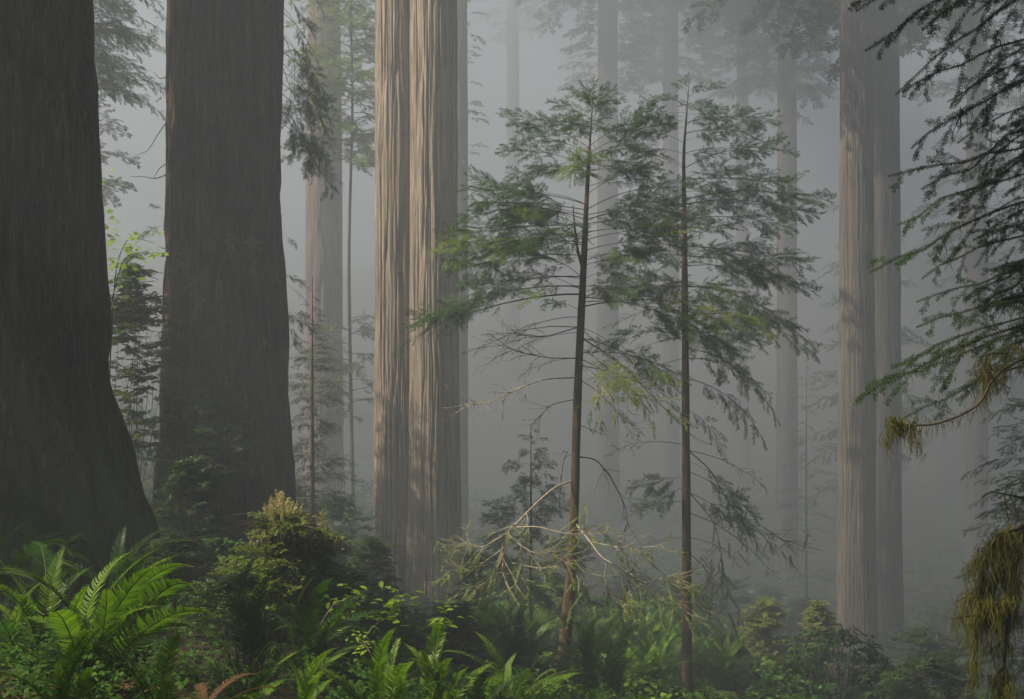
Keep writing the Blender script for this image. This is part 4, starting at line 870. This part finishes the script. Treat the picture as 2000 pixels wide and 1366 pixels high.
# vine maple sprays between the dark redwoods
def palm(buf, p, n, d, s, rg):
    n = norm(n); d = norm(d - n * np.dot(n, d)); 
    for a, l in ((0, 1), (42, .85), (-42, .85), (84, .6), (-84, .6)):
        leaf_strip(buf, p, rotv(d, n, R(a)), n, s * l, s * .36, 3, .25, .05)
def maple(label, base, paths, n, s, mat, seed):
    rg = random.Random(seed); t = thing('vine_maple', label, 'small tree', base); loc = np.asarray(base, float); bl = Buf()
    for pts in paths:
        o, sm = twigline(t, pts, .012, .003, M['twig'])
        for k in range(n):
            i = rg.randrange(len(sm) // 3, len(sm)); p = sm[i] + np.array([rg.gauss(0, .16), rg.gauss(0, .16), rg.gauss(0, .07)]) - loc
            palm(bl, p, np.array([rg.gauss(0, .35), rg.gauss(-.3, .35), 1.0]), np.array([rg.uniform(-1, 1), rg.uniform(-1, 1), -.2]), s * rg.uniform(.7, 1.2), rg)
    link('leaves', bl.mesh('maple_leaves'), M[mat], t)
Yv = 17.5; vb = gb(205, Yv)
maple('slender vine maple with bright lime leaves between the two dark redwoods', vb, [[vb, P(215, 700, Yv), P(225, 520, Yv), P(250, 460, Yv - .2), P(300, 475, Yv - .3)], [vb, P(205, 650, Yv), P(200, 480, Yv), P(205, 420, Yv), P(190, 320, Yv)],
    [vb, P(210, 620, Yv), P(240, 500, Yv - .3), P(290, 490, Yv - .4)]], 34, .10, 'maple', 1)
# pale leafed tree catching the sun behind the third trunk
Yp = deep(44); pb = gb(690, Yp); rg = random.Random(8)
pt = thing('leafy_tree', 'pale yellow-green sunlit tree behind the gap left of the twin redwood', 'tree', pb)
twl = [pb, P(688, 900, Yp), P(680, 500, Yp), P(690, 200, Yp), P(680, -150, Yp)]
twigline(pt, twl, .09, .03, M['bark_grey'], 'trunk', 10)
bw, bl = Buf(), Buf()
for k in range(320):
    py = rg.uniform(-250, 330) if rg.random() < .88 else rg.uniform(620, 820); b = P(686, py, Yp); a = rg.uniform(0, 6.283); L = rg.uniform(.7, 2.7)
    COARSE.merge(bw, bl, rg.randrange(9), b - pb, b - pb + np.array([math.cos(a) * L, math.sin(a) * L, rg.uniform(-.6, .3)]), rg.uniform(-.4, .4))
link('limbs', bw.mesh('leafy_limbs'), M['twig'], pt); link('crown', bl.mesh('leafy_crown'), M['needle_sunny'], pt)
# conifer with light green boughs hanging at the top between the dark redwoods
Yq = 30; qb = gb(172, Yq); qt = thing('young_conifer', 'tall green conifer whose hanging boughs fill the top between the two dark redwoods', 'conifer', qb)
twigline(qt, [qb, P(172, 500, Yq), P(172, 0, Yq), P(172, -400, Yq)], .12, .04, M['bark_young'], 'trunk', 10)
bw, bl = Buf(), Buf()
for k in range(210):
    py = rg.uniform(-380, 190); b = P(172, py, Yq); a = rg.uniform(0, 6.283); L = rg.uniform(.8, 2.2)
    DROOP.merge(bw, bl, rg.randrange(9), b - qb, b - qb + np.array([math.cos(a) * L, math.sin(a) * L, rg.uniform(-.7, -.1)]), rg.uniform(-.4, .4))
link('limbs', bw.mesh('conifer_limbs'), M['twig'], qt); link('crown', bl.mesh('conifer_crown'), M['needle'], qt)

# broad leafed plant by the roots and the lit berry sprig
def rosette(name, label, base, c, n, l, w, mat, seed, lean=(0, 0)):
    rg = random.Random(seed); t = thing(name, label, 'plant', base); base = np.asarray(base); bl = Buf()
    for tier in range(3):
        h = np.asarray(c) - base - np.array([0, 0, tier * l * .45])
        for m in range(n):
            a = m * 2.4 + tier + rg.random() * .6; leaf_strip(bl, h, [math.cos(a), math.sin(a), .75 - .45 * tier], [-math.cos(a) * .7, -math.sin(a) * .7, 1], l * rg.uniform(.8, 1.1), w, 6, .8, .2)
    V, Q = tube(np.array([[0, 0, 0], (np.asarray(c) - base) * .6, np.asarray(c) - base]), [.006, .005, .004], 6)
    link('stem', mesh('plant_stem', V, Q), M['rachis'], t); link('leaves', bl.mesh('plant_leaves'), M[mat], t)
rosette('leafy_plant', 'upright plant with a whorl of long green leaves in front of the left redwood roots', gb(132, 8), P(132, 1065, 8), 6, .17, .045, 'fern', 1)
def sprig(label, base, path, seed, s=.05):
    rg = random.Random(seed); t = thing('berry_plant', label, 'plant', base); loc = np.asarray(base); bl = Buf(); o, sm = twigline(t, path, .004, .002, M['twig_pale'], 'stem')
    for k in range(44):
        i = rg.randrange(len(sm) // 2, len(sm)); p = sm[i] + np.array([rg.gauss(0, .06), rg.gauss(0, .06), rg.gauss(0, .045)]) - loc
        leaf_strip(bl, p, [rg.uniform(-1, 1), rg.uniform(-.8, .8), rg.uniform(-.3, .2)], [rg.gauss(0, .3), rg.gauss(0, .3), 1], s * rg.uniform(.6, 1.3), s * .55, 4, .3)
    link('leaves', bl.mesh('sprig_leaves'), M['maple'], t)
sprig('brightly lit leafy sprig on a bare pale stem above the upright ferns', gb(700, 8), [P(690, 1290, 8), P(725, 1225, 8), P(760, 1205, 8), P(775, 1160, 8)], 1, .06)
sprig('bright leafy spray at the right foot of the sunlit huckleberry', gb(640, 8.6), [P(620, 1230, 8.6), P(650, 1180, 8.6), P(690, 1165, 8.6)], 2, .06)
sprig('small lit sprig with pale stem left of the upright ferns', gb(690, 7.4), [P(735, 1300, 7.4), P(715, 1260, 7.4), P(700, 1245, 7.4)], 3, .03)
sprig('salal-like sprig with broad leaves beside the bright upright fern', gb(890, 8.2), [P(850, 1300, 8.2), P(845, 1225, 8.2), P(870, 1210, 8.2)], 4, .06)

# mossy fallen log in the hollow
lb = G(2.0, 19.5, .1); lt = thing('fallen_log', 'mossy fallen log lying in the hollow near the young conifer bases', 'log', lb)
tp = np.linspace(-1, 1, 14)[:, None] * np.array([[1.6, .35, -.12]]); V, Q = tube(tp, .17 + .02 * np.sin(np.arange(14) * 1.7), 16); link('log_wood', mesh('log', V, Q, smooth=True), M['log'], lt)

# ------------------------------------------------------------------ ground cover nobody could count
rg = np.random.default_rng(77)
def herbs(name, label, n, yr, xr, s, mat, seed, hgt=(.05, .35), tri=True):
    rg = np.random.default_rng(seed)
    Y = yr[0] + (yr[1] - yr[0]) * rg.random(n) ** 1.3; X = (xr[0] + (xr[1] - xr[0]) * rg.random(n)) * Y
    d = vnoise(X / 40 + .5, Y * .9, 50, seed); k = d > .38; X, Y = X[k], Y[k]; Z = gz(X, Y) + rg.uniform(*hgt, len(X)); n = len(X)
    A, B, N = [], [], []
    c = np.stack([X, Y, Z], 1); sc = s * rg.uniform(.5, 1.3, n) * (1 + Y / 25)
    V, Q = [], []; a0 = rg.uniform(0, 6.28, n); nrm = norm(np.stack([rg.normal(0, .35, n), rg.normal(-.2, .35, n), np.ones(n)], 1)); off = 0
    for m in range(3 if tri else 5):
        a = a0 + m * (2.094 if tri else 1.257); dd = np.stack([np.cos(a), np.sin(a), np.zeros(n)], 1); dd = norm(dd - nrm * (dd * nrm).sum(1)[:, None]); sd = np.cross(nrm, dd)
        p = [c, c + (dd * .55 + sd * .36) * sc[:, None], c + dd * sc[:, None] - nrm * (.15 * sc)[:, None], c + (dd * .55 - sd * .36) * sc[:, None]]
        V.append(np.stack(p, 1).reshape(-1, 3)); Q.append(np.arange(4 * n).reshape(-1, 4) + off); off += 4 * n
    o = link(name, mesh(name, np.concatenate(V), np.concatenate(Q)), M[mat]); tag(o, label, 'ground cover', kind='stuff')
herbs('ground_cover', 'low green trefoil leaves carpeting the slope between the ferns', 22000, (4.3, 14), (-.5, .2), .030, 'herb', 1)
herbs('ground_cover', 'dim leafy undergrowth carpeting the hollow and far slope', 26000, (12, 48), (-.55, .55), .06, 'herb', 2, (.03, .45))
herbs('ground_cover', 'bright fern tips and herbs carpeting the misty hollow below the young conifers', 9000, (16, 40), (-.06, .24), .075, 'fern', 4, (.15, .6))  # lit variant of the undergrowth: sunshine put into its brighter leaf colour
herbs('ground_cover', 'hazy undergrowth on the far slope', 14000, (44, 100), (-.5, .5), .09, 'huckle_dark', 5, (.1, 1.2))
herbs('leaf_litter', 'brown fallen leaves and dead fern bits on the slope', 6000, (4.3, 16), (-.5, .4), .05, 'fern_dry', 3, (.005, .08))

# ------------------------------------------------------------------ fog
hm = bpy.data.materials.new('fog'); hm.use_nodes = True; nt = hm.node_tree; nt.nodes.clear()
ho = nt.nodes.new('ShaderNodeOutputMaterial'); pv = nt.nodes.new('ShaderNodeVolumePrincipled')
pv.inputs['Color'].default_value = (.44, .482, .53, 1); pv.inputs['Density'].default_value = HAZE; pv.inputs['Anisotropy'].default_value = 0.15
nt.links.new(pv.outputs[0], ho.inputs['Volume'])
zmax = 0.0; zmin = 0.0
bpy.context.view_layer.update()
for o in SC.objects:
    if o.type == 'MESH':
        for c in o.bound_box:
            z = (o.matrix_world @ Vector(c)).z; zmax = max(zmax, z); zmin = min(zmin, z)
print('Z range', zmin, zmax, 'polys', sum(len(o.data.polygons) for o in SC.objects if o.type == 'MESH'), 'unique', sum(len(m.polygons) for m in bpy.data.meshes))
x0, x1, y0, y1, z0, z1 = -150, 150, -42, 198, zmin - 1, zmax + 1
V = [(x, y, z) for z in (z0, z1) for y in (y0, y1) for x in (x0, x1)]
hz = link('haze', mesh('haze', V, [[0, 2, 3, 1], [4, 5, 7, 6], [0, 1, 5, 4], [2, 6, 7, 3], [0, 4, 6, 2], [1, 3, 7, 5]]), hm)
tag(hz, 'pale fog filling the forest', 'fog', kind='stuff')
